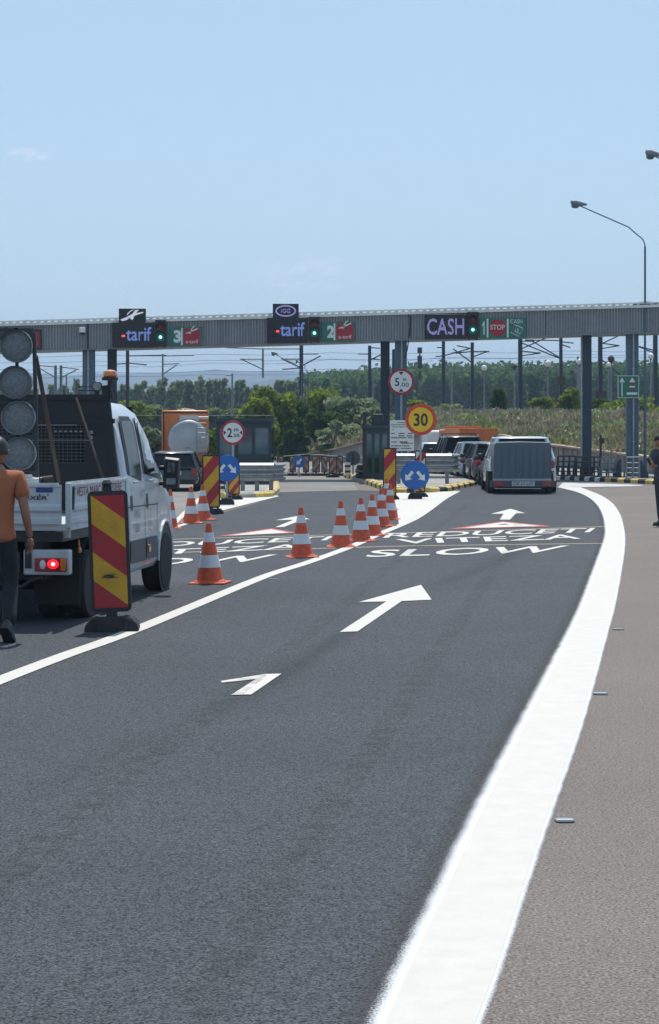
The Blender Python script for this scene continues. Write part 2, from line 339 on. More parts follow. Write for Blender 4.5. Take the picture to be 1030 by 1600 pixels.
def off(A, B, d): # offset A away from B by d
    out = []
    for i, (a, b_) in enumerate(zip(A, B)):
        t = (A[min(i+1, len(A)-1)] - A[max(i-1, 0)]).normalized(); n = Vector((-t.y, t.x))
        if n.dot(a-b_) < 0: n = -n
        out.append(a + n*d)
    return out
strip('road_edge_film', off(EL_, ER_, .16), off(EL_, ER_, -.005), .0065, 'scorch', True)
strip('road_edge_overspray', off(EL_, ER_, .10), off(EL_, ER_, -.01), .0085, 'fringe', True)
strip('road_edge_overspray', off(ER_, EL_, .045), off(ER_, EL_, -.008), .0085, 'fringe', True)
def poly(b, pts, mi=0): b.add([(G(*p).x, G(*p).y, 0) for p in pts], [tuple(range(len(pts)))], mi)
def flat(name, pts, z, m, *more):
    b = MB(); poly(b, pts)
    for q in more: poly(b, q)
    b.v = [(x, y, z) for x, y, _ in b.v]; return struct(b.build(name, m, ang=0))
LC = smooth([tuple(G(*p).xy) for p in [(-60,1090),(0,1064.5),(100,1026),(215,984),(410,903),(480,880),(548,855),(593,835),(642,814),(668,798),(693,780),(715,768)]])
strip('lane_line', off(LC, [p+Vector((1,0)) for p in LC], .085), off(LC, [p+Vector((-1,0)) for p in LC], .085), .010, 'paint')
flat('road_arrow', [(531,989),(559,988),(628,940.4),(674.4,938.3),(658,915),(561,942),(604,941)], .010, 'paint')
flat('road_arrow', [(361,1088),(393,1087),(440,1054.5),(415,1055),(345,1066),(347,1068.5),(400,1063)], .010, 'paint')
flat('road_arrow', [(781,812.5),(797,812.5),(806,803),(821,802.4),(798,795.5),(767,803.6),(787,803.2)], .010, 'paint')
flat('road_arrow', [(430,824.5),(444,824),(474,812.3),(484,812),(467,806.5),(431,813.5),(459,812.8)], .010, 'paint')
flat('warning_triangle_marking', [(702,827.3),(863,823),(786,815.4)], .010, 'redpaint')
b = MB()
flat('warning_triangle_marking', [(724,826.2),(846,822.9),(786,816.8)], .013, 'paint')
flat('warning_triangle_marking', [(338,839),(464,833),(424,826.5)], .010, 'redpaint')
flat('warning_triangle_marking', [(356,838.2),(452,833.6),(424,828)], .013, 'paint')
flat('marking_gap', [(777,821.2),(796,820.6),(788,819.4)], .016, 'asph')
def road_text(t, bl, br, tr, tl, bold=.012):
    vs, fs = glyphs(t, bold); q = [G(*p) for p in (bl, br, tr, tl)]
    vv = [(q[0]*(1-x)*(1-y)+q[1]*x*(1-y)+q[2]*x*y+q[3]*(1-x)*y) for x, y in vs]
    b = MB(); b.add([(v.x, v.y, .010) for v in vv], fs); struct(b.build('road_lettering', 'paint', ang=0))
road_text('REDUCETI', (598,841.3), (921,832.4), (931,825.5), (607,834))
road_text('VITEZA', (622,850.8), (908,842.6), (905,835.4), (618,843.4))
road_text('SLOW', (570,871.5), (865,864), (890,853), (582,860.5))
road_text('REDUCETI', (150,859.5), (510,845), (522,838.3), (165,851))
road_text('VITEZA', (165,871), (470,858), (478,850.6), (175,863))
road_text('SLOW', (88,890), (410,878), (434,867), (110,879))
def line_px(name, pts, w, z, m):
    A = [G(*p).xy for p in pts]; strip(name, off(A, [p+Vector((0,1)) for p in A], w/2), off(A, [p-Vector((0,1)) for p in A], w/2), z, m)
line_px('chalk_line', [(150,848),(257,843.5),(640,833),(800,828),(948,823)], .10, .007, 'chalk')
line_px('chalk_line', [(150,869),(269,864),(640,853.5),(945,849.5)], .10, .007, 'chalk')
flat('gore_marking', [(614,771),(714,768),(662,799),(642,813),(624,824),(621,800)], .0125, 'paint')
flat('gore_marking', [(330,800.5),(343,799.5),(436,776),(432,774.5),(356,774),(338,784)], .0125, 'paint')
line_px('lane_line', [(262,828),(313,779)], .13, .010, 'paint')
line_px('lane_line', [(262,828),(300,816),(335,800)], .13, .010, 'paint')
flat('gore_marking', [(873,761),(905,762),(1000,760),(1006,758.5),(960,757),(880,754.5)], .0125, mat('worn_marking', (.48,.48,.47), .8, var=.25, scale=1.5, dirt=.5))
M['wear'] = mat('tyre_rubber_mark',(.012,.013,.015),.7,var=.3)
def skid(pts, w):
    A = smooth([tuple(G(*p).xy) for p in pts]); n = len(A); o = strip('tyre_mark', off(A,[p+Vector((1,0)) for p in A],w/2), off(A,[p-Vector((1,0)) for p in A],w/2), .0135, 'wearmask')
m_, nt_, out_ = _nt('faint_tyre_mark'); N_n, L_n = nt_.nodes.new, nt_.links.new
_b = N_n('ShaderNodeBsdfPrincipled'); _b.inputs['Base Color'].default_value = (.02,.021,.023,1); _b.inputs['Roughness'].default_value = .75; _t = N_n('ShaderNodeBsdfTransparent'); _m = N_n('ShaderNodeMixShader'); _tc = N_n('ShaderNodeTexCoord'); _n = N_n('ShaderNodeTexNoise'); _n.inputs['Scale'].default_value = 5; _n.inputs['Detail'].default_value = 8; _n.inputs['Roughness'].default_value = .75
_r = N_n('ShaderNodeMapRange'); _r.inputs[1].default_value = .45; _r.inputs[2].default_value = .75; _r.inputs[4].default_value = .5
L_n(_tc.outputs['Object'], _n.inputs['Vector']); L_n(_n.outputs[0], _r.inputs[0]); L_n(_r.outputs[0], _m.inputs[0]); L_n(_t.outputs[0], _m.inputs[1]); L_n(_b.outputs[0], _m.inputs[2]); L_n(_m.outputs[0], out_.inputs[0]); M['wearmask'] = m_
skid([(300,1600),(470,1330),(610,1130),(745,930),(800,850),(815,790)], .16)
skid([(-60,1430),(180,1230),(395,1060),(545,940),(640,860),(735,785)], .18)
# reflective studs
def stud(px, py, w, label):
    t = thing('road_stud', label, 'road stud', G(px, py), group='studs beside the edge lines')
    b = MB(); b.box(-w/2, w/2, -.035, .035, 0, .012); b.build('casing', 'greysteel', t, bevel=.004)
    b = MB(); b.box(-w*.40, w*.38, -.04, -.02, .006, .016); b.build('reflector', 'refl', t)
stud(882, 1283.5, .09, 'road stud nearest the viewer, just right of the thick white edge line')
stud(938, 1085, .10, 'second road stud up the white edge line, on brown shoulder')
stud(966, 984, .10, 'farthest small road stud right of the thick white edge line')
stud(427, 905.5, .1, 'dark stud lying on the thin white lane line beyond first cone')

# ================================================================ CONES
def cone(H):
    t = thing('traffic_cone', 'x', 'traffic cone', group='orange and white cones along the lane')
    r0, r1 = .165*H/.72, .028
    def rad(z): return r0 + (r1-r0)*z
    def band(z0, z1, m, nm, o):
        b = MB(); k = 6
        b.lathe([(rad(z0+(z1-z0)*i/k)+o, H*(.03+.97*(z0+(z1-z0)*i/k))) for i in range(k+1)], n=24); return b.build(nm, m, t, ang=50)
    b = MB(); b.box(-.22*H/.72, .22*H/.72, -.22*H/.72, .22*H/.72, 0, .025); b.lathe([(.20,.02),(.185,.035),(r0+.005,.05)], n=24); b.build('base', 'orange', t, bevel=.012)
    b = MB(); k = 10; b.lathe([(rad(i/k), H*(.03+.97*i/k)) for i in range(k+1)]+[(.018, H*1.002)], n=24); b.build('cone_body', 'orange', t, ang=50)
    band(.25, .46, 'refl', 'reflective_band', .003); band(.68, .86 if False else .84, 'refl', 'reflective_band', .003)
    return t
c0 = cone(.73)
def put(c, px, py, label, rz=0, tilt=0, s=1):
    c.location = G(px, py); c.rotation_euler = (0, tilt, rz); c['label'] = label; c.scale = (s, s, s)
CN = [(328,912,'nearest cone, standing alone left of the white lane line'),(472,871,'second nearest cone, beside the white lane line'),
 (533,855,'cone on the white lane line just before the clustered cones'),(564,846,'first cone of the close row, near left end of painted REDUCETI'),
 (582,837,'second cone of the close row, behind the one by painted REDUCETI'),(597,823,'third cone of the close row leading to the right island'),
 (609,812,'fourth cone of the close row beside white gore'),(605,797,'farthest cone of the close row, below red and yellow panel'),
 (264.5,826,'cone partly hidden behind the front wheel of the white truck'),(299,818,'middle cone left of the red and yellow island panel'),
 (318,813,'cone touching the left island red and yellow panel')]
for i, (x, y, l) in enumerate(CN):
    put(c0 if i == 0 else copy_tree(c0), x, y, l, rz=random.uniform(-.5,.5), tilt=random.uniform(-.03,.03))

# ================================================================ STRIPED PANELS
def stripes_panel(t, w, h, z0, ms, nm='panel', down_right=True, nb=4, y0=-.02, frame=True, ph=0., sk=1.15, hbk=.295):
    """panel in local x,z with diagonal stripes; clipped stripe bands set on a dark board"""
    if frame:
        b = MB(); r = .05; pts = []
        for cx_, cz_, a0 in ((w/2-r+.02, z0+h-r+.03, 0), (-w/2+r-.02, z0+h-r+.03, 90), (-w/2+r-.02, z0+r-.03, 180), (w/2-r+.02, z0+r-.03, 270)):
            for k in range(5): a = R(a0+k*22.5); pts.append((cx_+r*math.cos(a), y0+.012, cz_+r*math.sin(a)))
        b.ext(pts, (0, .045, 0)); b.build('board', 'black', t)
    b = MB(); sl = sk*w; per = (h+sl)/nb if nb else .3
    def clip(pts, zl, zh):
        for lim, sgn in ((zl, 1), (zh, -1)):
            out = []
            for i in range(len(pts)):
                p, q = pts[i], pts[(i+1) % len(pts)]; ip = (p[1]-lim)*sgn >= 0; iq = (q[1]-lim)*sgn >= 0
                if ip: out.append(p)
                if ip != iq: tt = (lim-p[1])/(q[1]-p[1]); out.append((p[0]+(q[0]-p[0])*tt, lim))
            pts = out
            if not pts: return []
        return pts
    s = -sl if down_right else sl; k = -8
    hb = h*hbk
    for k in range(-4, 10):
        a = z0 + (k+ph)*hb; 
        zl, zr = a - s/2 , a + s/2
        q = clip([(-w/2+.012, zl), (w/2-.012, zr), (w/2-.012, zr+hb), (-w/2+.012, zl+hb)], z0+.01, z0+h-.01)
        if len(q) > 2: b.add([(x, y0, z) for x, z in q], [tuple(range(len(q)))], k % 2)
    b.build(nm, ms, t, ang=0, fix=False)
def foot(t, w=.5, d=.3, h=.1):
    b = MB(); b.loft([[(-w/2,-d/2,0),(w/2,-d/2,0),(w/2,d/2,0),(-w/2,d/2,0)],[(-w/2+.01,-d/2+.01,h*.5),(w/2-.01,-d/2+.01,h*.5),(w/2-.01,d/2-.01,h*.5),(-w/2+.01,d/2-.01,h*.5)],[(-w/2+.07,-d/2+.06,h),(w/2-.07,-d/2+.06,h),(w/2-.07,d/2-.06,h),(-w/2+.07,d/2-.06,h)]])
    for x in (-.33*w, .22*w): b.box(x, x+.09*w, -d/2-.004, d/2+.004, .01, h+.006)
    b.build('foot', 'rubber', t, bevel=.01)
t = thing('delineator_panel', 'tall red and yellow striped delineator panel on black rubber foot near truck', 'delineator', G(176, 985), rz=R(2), rot=(0, R(-2.2), R(3)))
foot(t, .5, .42, .13)
MB().box(-.05,.05,-.03,.03,.11,.19).build('post', 'black', t)
stripes_panel(t, .33, 1.06, .2, ['red','yellow'], down_right=True, ph=-.43, sk=.71, hbk=.248)
b = MB(); b.box(-.04,.04,-.01,.03,1.28,1.335); b.lathe([(.035,1.335),(.05,1.36),(.03,1.39)], n=12); b.build('top_grip', 'black', t)
b = MB()
for k in range(14): 
    x = random.uniform(-.05,.05); z = .50+random.uniform(-.02,.02); b.beam((x-.04,-.0215,z), (x+.04,-.0215,z+random.uniform(-.012,.02)), .002, .004)
b.build('scuff_mark', 'black', t)
def small_panel(px, py, w, h, label, down_right, ms=('red','yellow'), side=True, ph=.2, z0=.16):
    t = thing('delineator_panel', label, 'delineator', G(px, py), group='striped panels round the toll islands')
    foot(t, w+.2, .34, .12); MB().box(-.04,.04,-.02,.02,.1,z0).build('post','black',t)
    stripes_panel(t, w, h, z0, list(ms), down_right=down_right, ph=ph)
    return t
small_panel(330, 803, .36, 1.12, 'red and yellow panel on the point of the left toll island', False)
small_panel(365.5, 781, .28, .58, 'small pale yellow and red panel behind the left blue arrow sign', False)
small_panel(609, 781, .32, 1.25, 'narrow red and yellow panel at the point of right toll island', False, z0=.1)
small_panel(655, 777, .3, .38, 'low red panel half hidden behind the right blue arrow sign', True)
small_panel(657, 768, .3, 1.05, 'red and white panel poking up above the right blue sign', False, ms=('red','refl'))

# ================================================================ ROUND SIGNS
def disc(b, r, y, cx=0, cz=0, mi=0, n=40):
    b.add([(cx+r*math.cos(2*math.pi*i/n), y, cz+r*math.sin(2*math.pi*i/n)) for i in range(n)], [tuple(range(n))], mi)
def plate_disc(t, r, zc, m_rim, m_face, rim=.84):
    b = MB(); n = 40
    b.lathe([(r*.985, .0), (r, .006), (r, .022), (r*.9, .03)], c=(0,0,zc), n=40, axis='y'); b.build('plate', [m_rim], t)
    b = MB(); disc(b, r*rim, -.004, 0, zc); b.build('face', m_face, t, ang=0, fix=False)
def arrow2(b, cx, cz, s, sg, y):
    # thick arrow pointing down and outwards (sg -1 left, +1 right)
    pts = [(-.13,.5),(.13,.5),(.13,-.05),(.36,-.05),(0,-.5),(-.36,-.05),(-.13,-.05)]
    a = R(40)*sg; q = [(cx+s*(x*math.cos(a)-z*math.sin(a)), y, cz+s*(x*math.sin(a)+z*math.cos(a))) for x, z in pts]
    b.add(q, [(0,1,2,6),(3,4,5),], 0)
def blue_sign(px, pyc, r_px, base, label):
    p = G(px, base); Y = p.y; t = thing('direction_sign', label, 'road sign', p, group='blue round signs with two arrows')
    zc = CH-(pyc-HZ)*Y/F; r = r_px*Y/F
    MB().tube((0,.05,0), (0,.05,zc+r*.4), .03, n=12).build('post','steel',t)
    plate_disc(t, r, zc, 'blue', 'blue', .95)
    b = MB(); arrow2(b, -r*.42, zc-.06*r, r*.82, -1, -.008); arrow2(b, r*.42, zc-.06*r, r*.82, 1, -.008); b.build('arrow', 'signwhite', t, ang=0, fix=False)
    b = MB(); b.box(-.05,.05,.02,.08,zc+.02,zc+.06); b.build('bracket','steel',t)
    foot(t, .38, .35, .17)
    return t
blue_sign(354.5, 731.5, 21, 789, 'left blue round sign with two downward arrows beside striped panel')
blue_sign(648.6, 742.5, 22.5, 780, 'right blue round sign with two downward arrows on the white gore')
def limit_sign(px, pyc, r_px, Y, label, kind, post_to=None, name='road_sign'):
    x = (px-CX)*Y/F; t = thing(name, label, 'road sign', (x, Y, 0)); zc = CH-(pyc-HZ)*Y/F; r = r_px*Y/F
    MB().tube((0,.06,post_to or 0), (0,.06,zc+r*.5), .032, n=12).build('post','steel',t)
    if kind == '30': plate_disc(t, r, zc, 'red2', 'yellow2', .78)
    else: plate_disc(t, r, zc, 'logored', 'signwhite', .82)
    b = MB()
    if kind == '30': b.text('30', (-r*.45, -.01, zc-r*.42), (1,0,0), (0,0,1), r*.9, r*.82, bold=.02)
    if kind == '5':
        b.text('5', (-r*.48, -.01, zc-r*.33), (1,0,0), (0,0,1), r*.34, r*.62); b.text('m', (r*.14, -.01, zc+r*.06), (1,0,0),(0,0,1), r*.26, r*.2)
        b.text('.00', (-r*.08, -.01, zc-r*.38), (1,0,0),(0,0,1), r*.66, r*.32, bold=.005)
        b.add([(-r*.2,-.01,zc+r*.76),(r*.2,-.01,zc+r*.76),(0,-.01,zc+r*.5)],[(0,1,2)]); b.add([(-r*.2,-.01,zc-r*.76),(r*.2,-.01,zc-r*.76),(0,-.01,zc-r*.52)],[(0,1,2)])
    if kind == '2':
        b.text('2', (-r*.46, -.01, zc-r*.38), (1,0,0), (0,0,1), r*.4, r*.76, bold=.02); b.text('m', (r*.1, -.01, zc+r*.1), (1,0,0),(0,0,1), r*.36, r*.24)
        b.text('.55', (-r*.02, -.01, zc-r*.38), (1,0,0),(0,0,1), r*.56, r*.28)
        b.add([(-r*.76,-.01,zc+r*.2),(-r*.76,-.01,zc-r*.2),(-r*.54,-.01,zc)],[(0,1,2)]); b.add([(r*.76,-.01,zc+r*.2),(r*.76,-.01,zc-r*.2),(r*.56,-.01,zc)],[(0,1,2)])
    b.build('lettering', 'black', t, ang=0, fix=False)
    b = MB()
    for dz in (-.5, .5): b.box(-.06,.06,.025,.1,zc+r*dz-.02,zc+r*dz+.02)
    b.build('bracket','steel',t)
    return t
limit_sign(657.6, 655.5, 24.5, 64, 'orange and yellow round 30 speed limit sign on post', '30')
limit_sign(364, 676, 19, 63.5, 'white round 2.55 m width limit sign with faded red rim', '2')
limit_sign(627, 596.5, 20.5, 78.2, 'white round 5.00 m height limit sign hung before gantry column', '5', post_to=1.2)
# notice board
Y = 72; p0 = W(609.5, 704.5, Y); p1 = W(647, 657, Y)
t = thing('notice_board', 'white notice board full of black lines of text beside the booth', 'notice board', (p0.x, Y, 0))
w, h = p1.x-p0.x, p1.z-p0.z
b = MB(); b.box(0, w, 0, .03, p0.z, p1.z); b.build('board', 'signwhite', t, bevel=.005)
b = MB(); b.tube((w*.3,.05,0),(w*.3,.05,p1.z-.1),.03); b.tube((w*.75,.05,0),(w*.75,.05,p1.z-.1),.03); b.build('post','steel',t)
b = MB()
for i, (z, segs) in enumerate([(.93,[(.3,.95)]),(.86,[(.05,.97)]),(.79,[(.1,.6),(.63,.9)]),(.70,[(.1,.16)]),(.58,[(.05,.2),(.36,.62),(.75,.95)]),(.5,[(.36,.6),(.7,.93)]),(.44,[(.05,.3),(.33,.7),(.75,.95)]),(.3,[(.05,.3),(.4,.75)]),(.26,[(.45,.8),(.85,.95)]),(.17,[(.05,.45),(.5,.8)]),(.09,[(.05,.4),(.45,.9)])]):
    for a, c in segs:
        x = a
        while x < c-.02:
            wd = random.uniform(.03,.09); wd = min(wd, c-x); b.add([(w*x,-.003,p0.z+h*z-.012-(.012 if z<.62 else 0)),(w*(x+wd),-.003,p0.z+h*z-.012-(.012 if z<.62 else 0)),(w*(x+wd),-.003,p0.z+h*z+.012),(w*x,-.003,p0.z+h*z+.012)],[(0,1,2,3)]); x += wd+.012
b.build('printed_lines','black',t,ang=0,fix=False)

# ================================================================ GANTRY
GY = 79.0; GD = 3.2
def fb(px): return 549.5 - .0291*px     # lower edge, pixels
def ft(px): return 510.0 - .0291*px
t = thing('toll_gantry', 'long corrugated grey canopy beam over the toll lanes on blue columns', 'toll canopy', (0, GY, 0))
x0, x1 = S(-75-CX, GY), S(1120-CX, GY)
def zof(px, f): return CH-(f(px)-HZ)*GY/F
def zx(x, f): return zof(x*F/GY+CX, f)
b = MB(); n = int((x1-x0)/.104); top = []; bot = []
for i in range(n):
    for dx, dy in ((0, 0), (.038, 0), (.052, .045), (.09, .045)):
        x = x0+i*.104+dx; top.append((x, dy, zx(x, ft))); bot.append((x, dy, zx(x, fb)))
k = len(top); b.add(bot+top, [(i, i+1, k+i+1, k+i) for i in range(k-1)]); b.build('fascia', 'fascia', t, ang=20, fix=False)
b = MB()
b.add([(x0,.035,zx(x0,fb)+.03),(x1,.035,zx(x1,fb)+.03),(x1,GD,zx(x1,fb)+.03),(x0,GD,zx(x0,fb)+.03),(x0,.035,zx(x0,ft)),(x1,.035,zx(x1,ft)),(x1,GD,zx(x1,ft)),(x0,GD,zx(x0,ft))],[(0,3,2,1),(4,5,6,7),(1,2,6,5),(2,3,7,6),(3,0,4,7),(0,1,5,4)])
b.build('soffit', 'greysteel', t)
for xs in range(int(x0)+1, int(x1), 5):
    b = MB(); b.box(xs,xs+.02,-.012,.0,zx(xs,fb)+.03,zx(xs,ft)); b.build('panel_joint','darksteel',t)
b = MB(); b.beam((x0,-.01,zx(x0,fb)), (x1,-.01,zx(x1,fb)), .05, .05); b.build('lower_trim', 'greysteel', t)
b = MB(); b.beam((x0,-.04,zx(x0,ft)+.05),(x1,-.04,zx(x1,ft)+.05),.12,.10); b.build('roof_edge','roofedge',t)
b = MB(); b.beam((x0,.0,zx(x0,ft)+.175),(x1,.0,zx(x1,ft)+.175),.06,.05); b.build('roof_lip','roofedge',t)
b = MB(); x = x0
while x < x1:
    b.add([(x,-.0,zx(x,ft)+.10),(x+.13,-.0,zx(x,ft)+.10),(x+.17,-.0,zx(x,ft)+.15),(x+.04,-.0,zx(x,ft)+.15),(x,.05,zx(x,ft)+.10),(x+.13,.05,zx(x,ft)+.10),(x+.17,.05,zx(x,ft)+.15),(x+.04,.05,zx(x,ft)+.15)],[(0,1,2,3),(7,6,5,4),(0,4,5,1),(2,6,7,3),(1,5,6,2),(0,3,7,4)]); x += .26
b.build('roof_rib','roofedge',t)
b = MB(); b.add([(x0,.03,zx(x0,ft)+.1),(x1,.03,zx(x1,ft)+.1),(x1,GD,zx(x1,ft)+.02),(x0,GD,zx(x0,ft)+.02)],[(0,1,2,3)]); b.build('roof','darksteel',t)
p = W(1008,469,GY); b = MB(); b.ext([(W(985,478,GY).x,0,W(985,477,GY).z),(p.x,0,p.z-.02),(W(1060,476,GY).x,0,W(1060,478,GY).z)],(0,GD,0)); b.build('roof_peak','roofedge',t)
def hcol(t, px0, px1, dy, m, pipe=None, base=0.):
    x0, x1 = S(px0-CX, GY+dy), S(px1-CX, GY+dy); zt = zx((x0+x1)/2, fb)+.05; b = MB(); w = x1-x0
    b.box(x0, x1, dy, dy+.02, base, zt); b.box(x0, x1, dy+.3, dy+.32, base, zt); b.box((x0+x1)/2-.01, (x0+x1)/2+.01, dy+.02, dy+.3, base, zt)
    b.box(x0,x0+.02,dy+.02,dy+.3,base,zt)
    b.box(x0-.1, x1+.1, dy-.1, dy+.42, 0, .03); o = b.build('column', m, t, bevel=0)
    if pipe:
        xp = x0+w*pipe; b = MB(); b.tube((xp, dy-.045, .1),(xp, dy-.045, zt), .035, n=10)
        for k in range(5): b.box(xp-.05,xp+.05,dy-.06,dy,.5+k*.9,.55+k*.9)
        b.build('drainpipe','steel',o)
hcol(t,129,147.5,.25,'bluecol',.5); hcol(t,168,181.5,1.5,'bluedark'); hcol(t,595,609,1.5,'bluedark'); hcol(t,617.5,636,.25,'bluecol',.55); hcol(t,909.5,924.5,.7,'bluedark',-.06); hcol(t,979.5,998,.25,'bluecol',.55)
b = MB(); b.path([W(636,489,GY)-Vector((0,GY+.06,0)), W(641,497,GY)-Vector((0,GY+.06,0)), W(640,520,GY)-Vector((0,GY+.06,0)), W(637,545,GY)-Vector((0,GY-.2,0)), W(633,560,GY)-Vector((0,GY-.25,0))], .022); b.build('hanging_cable','black',t)
b = MB(); p = W(137.5,506,GY); b.tube((p.x,-.05,p.z+.1),(p.x,-.05,zx(p.x,fb)),.025); b.build('conduit','black',t)
def gbox(name, label, cat, px0, py0, px1, py1, d=.16, m='black', y=-.12, group=None):
    a = W(px0, py1, GY); c = W(px1, py0, GY); t = thing(name, label, cat, (a.x, GY+y-d/2, a.z), group=group)
    return t, c.x-a.x, c.z-a.z, d
def led(px0, py0, px1, py1, label):
    t, w, h, d = gbox('led_display', label, 'display', px0, py0, px1, py1, group='led displays on the gantry')
    MB().box(0,w,0,d,0,h).build('housing','led_off',t,bevel=.01)
    return t, w, h
def dots(b, txt, ox, oz, w, h, nx, nz, mi=0, r=.013):
    """LED lettering as small square lamps sampled from the glyph outlines"""
    vs, fs = glyphs(txt, .012)
    tris = [(vs[f[0]], vs[f[i]], vs[f[i+1]]) for f in fs for i in range(1, len(f)-1)]
    for i in range(nx):
        for j in range(nz):
            u, v = (i+.5)/nx, (j+.5)/nz
            for A, B, C in tris:
                d1 = (u-B[0])*(A[1]-B[1])-(A[0]-B[0])*(v-B[1]); d2 = (u-C[0])*(B[1]-C[1])-(B[0]-C[0])*(v-C[1]); d3 = (u-A[0])*(C[1]-A[1])-(C[0]-A[0])*(v-A[1])
                if not ((d1 < 0 or d2 < 0 or d3 < 0) and (d1 > 0 or d2 > 0 or d3 > 0)):
                    x, z = ox+u*w, oz+v*h; b.add([(x-r,-.004,z-r),(x+r,-.004,z-r),(x+r,-.004,z+r),(x-r,-.004,z+r)],[(0,1,2,3)],mi); break
def e_tarif(px0, py0, px1, py1, label, lit_e=False):
    t, w, h = led(px0, py0, px1, py1, label)
    b = MB(); dots(b, 'tarif', w*.34, h*.27, w*.6, h*.55, 44, 18); b.build('lettering','led_blue',t,ang=0,fix=False)
    b = MB(); b.box(w*.235,w*.31,-.006,.0,h*.42,h*.5); b.build('dash','led_red',t)
    b = MB(); dots(b, 'e', w*.07, h*.2, w*.16, h*.55, 12, 16); b.build('dim_letter','led_dim',t,ang=0,fix=False)
e_tarif(176,504.5,241,543,'left e-tarif display on the gantry, above lane 3')
e_tarif(417,497,480,536,'middle e-tarif display on the gantry, beside the number 2')
t, w, h = led(664,491.5,728,530,'display spelling CASH in violet lights on the gantry')
b = MB(); dots(b,'CASH',w*.05,h*.17,w*.9,h*.66,46,22); b.build('lettering','led_purple',t,ang=0,fix=False)
t, w, h = led(-40,516,52,551,'dark display behind the round lamps at left end of gantry')
t, w, h = led(186.5,482.5,228.5,505,'small dark screen above gantry showing white bird-like logo')
b = MB()
for pts in ([(.05,.22),(.3,.42),(.36,.25),(.15,.12)], [(.3,.42),(.5,.62),(.9,.78),(.92,.7),(.55,.48),(.36,.3)], [(.42,.3),(.5,.62),(.62,.9),(.75,.92),(.72,.84),(.6,.6),(.52,.2)], [(.3,.5),(.45,.8),(.6,.93),(.45,.88),(.32,.66)]):
    b.add([(w*x,-.004,h*z) for x, z in pts], [tuple(range(len(pts)))])
b.build('logo', mat('screen_white', (.3,.3,.3), .5, emit=(.75,.82,1.), es=.5), t, ang=0, fix=False)
t, w, h = led(426.5,475,467,497.5,'small dark screen above gantry showing a white oval ring')
b = MB(); n = 30; A = [(w*(.5+.40*math.cos(2*math.pi*i/n)),-.004,h*(.5+.40*math.sin(2*math.pi*i/n))) for i in range(n)]; B = [(w*(.5+.34*math.cos(2*math.pi*i/n)),-.004,h*(.5+.30*math.sin(2*math.pi*i/n))) for i in range(n)]
b.add(A+B, [(i,(i+1)%n,n+(i+1)%n,n+i) for i in range(n)]); dots(b,'IGG',w*.32,h*.36,w*.36,h*.28,18,10,r=.009); b.build('oval_ring', 'led_purple', t, ang=0, fix=False)
def signal(px, py0, py1, label):
    t, w, h, d = gbox('traffic_light', label, 'traffic light', px-9, py0, px+9, py1, d=.14, group='lane signals on the gantry')
    b = MB(); b.box(w*.04,w*.96,.02,d,0,h); b.box(w*.1,w*.28,-.0,.03,-.05,h*.16); b.box(w*.7,w*.88,0,.03,-.05,h*.16); b.build('housing','black',t,bevel=.01)
    for zc, m, nm in ((h*.70,'stopdim','red_lamp'),(h*.34,'godim','green_lamp')):
        b = MB(); b.lathe([(w*.30,.0),(w*.36,.015),(w*.36,.03)], c=(w/2,0,zc), n=20, axis='y'); o = b.build(nm, m, t)
        b = MB(); n = 12
        b.add([(w/2+w*.38*math.cos(R(-10+200*i/n)), y, zc+w*.38*math.sin(R(-10+200*i/n))) for y in (-.12,.02) for i in range(n+1)], [(i,i+1,n+2+i,n+1+i) for i in range(n)]); b.build('visor','black',o,ang=60,fix=False)
        if m == 'godim': b = MB(); disc(b, w*.13, -.006, w/2, zc, n=14); b.build('lit_centre','go',o,ang=0,fix=False)
signal(251.5,500,541,'traffic light with green lit, left one beside number 3'); signal(491.5,495,534,'traffic light with green lit, middle one beside number 2'); signal(738.5,487.5,530,'traffic light with green lit, right one beside number 1')
def logo_sw(b, ox, oz, s, mi=0):
    for pts in ([(.02,.42),(.35,.55),(.95,.82),(.98,.74),(.5,.52),(.3,.42)], [(.35,.35),(.45,.7),(.62,.95),(.78,.93),(.58,.8),(.48,.45)]):
        b.add([(ox+s*x,-.006,oz+s*z) for x, z in pts], [tuple(range(len(pts)))], mi)
def lane_sign(px0, py0, px1, py1, num, sep, red, label):
    t, w, h, d = gbox('lane_sign', label, 'lane sign', px0, py0, px1, py1, d=.06, y=-.06, group='green lane number signs on gantry')
    MB().box(0,w,0,d,0,h).build('plate','green',t)
    s = F/GY; b = MB(); b.text(num,(w*.16,-.006,h*.18),(1,0,0),(0,0,1),w*.22,h*.66,bold=.05)
    b.box(w*sep-.03,w*sep+.03,-.005,.0,h*.05,h*.95); b.build('lettering','signwhite',t,ang=0)
    b = MB(); b.box((red[0]-px0)/s,(red[1]-px0)/s,-.004,0,h*.08,h*.92); o = b.build('crimson_panel','logored',t)
    b = MB(); ox = (red[0]-px0)/s; ww = (red[1]-red[0])/s; logo_sw(b, ox+ww*.05, h*.36, ww*.85); b.text('e-tarif',(ox+ww*.12,-.006,h*.14),(1,0,0),(0,0,1),ww*.76,h*.2,bold=.0); b.build('logo','signwhite',o,ang=0,fix=False)
lane_sign(263.5,511,316,541,'3',.40,(287.5,313),'green lane 3 sign with crimson square on the gantry')
lane_sign(503,503.5,555,533.5,'2',.38,(526,552.5),'green lane 2 sign with crimson square on the gantry')
t, w, h, d = gbox('lane_sign','small crimson square sign at the left end of the gantry','lane sign',48,515,66,546,d=.06,y=-.06,group='green lane number signs on gantry')
MB().box(0,w,0,d,0,h).build('plate','black',t); b = MB(); b.box(w*.1,w*.8,-.004,0,h*.1,h*.9); b.build('crimson_panel','logored',t)
t, w, h, d = gbox('lane_sign','green lane 1 sign with stop octagon and CASH on gantry','lane sign',749.5,496.5,822,529,d=.06,y=-.06,group='green lane number signs on gantry')
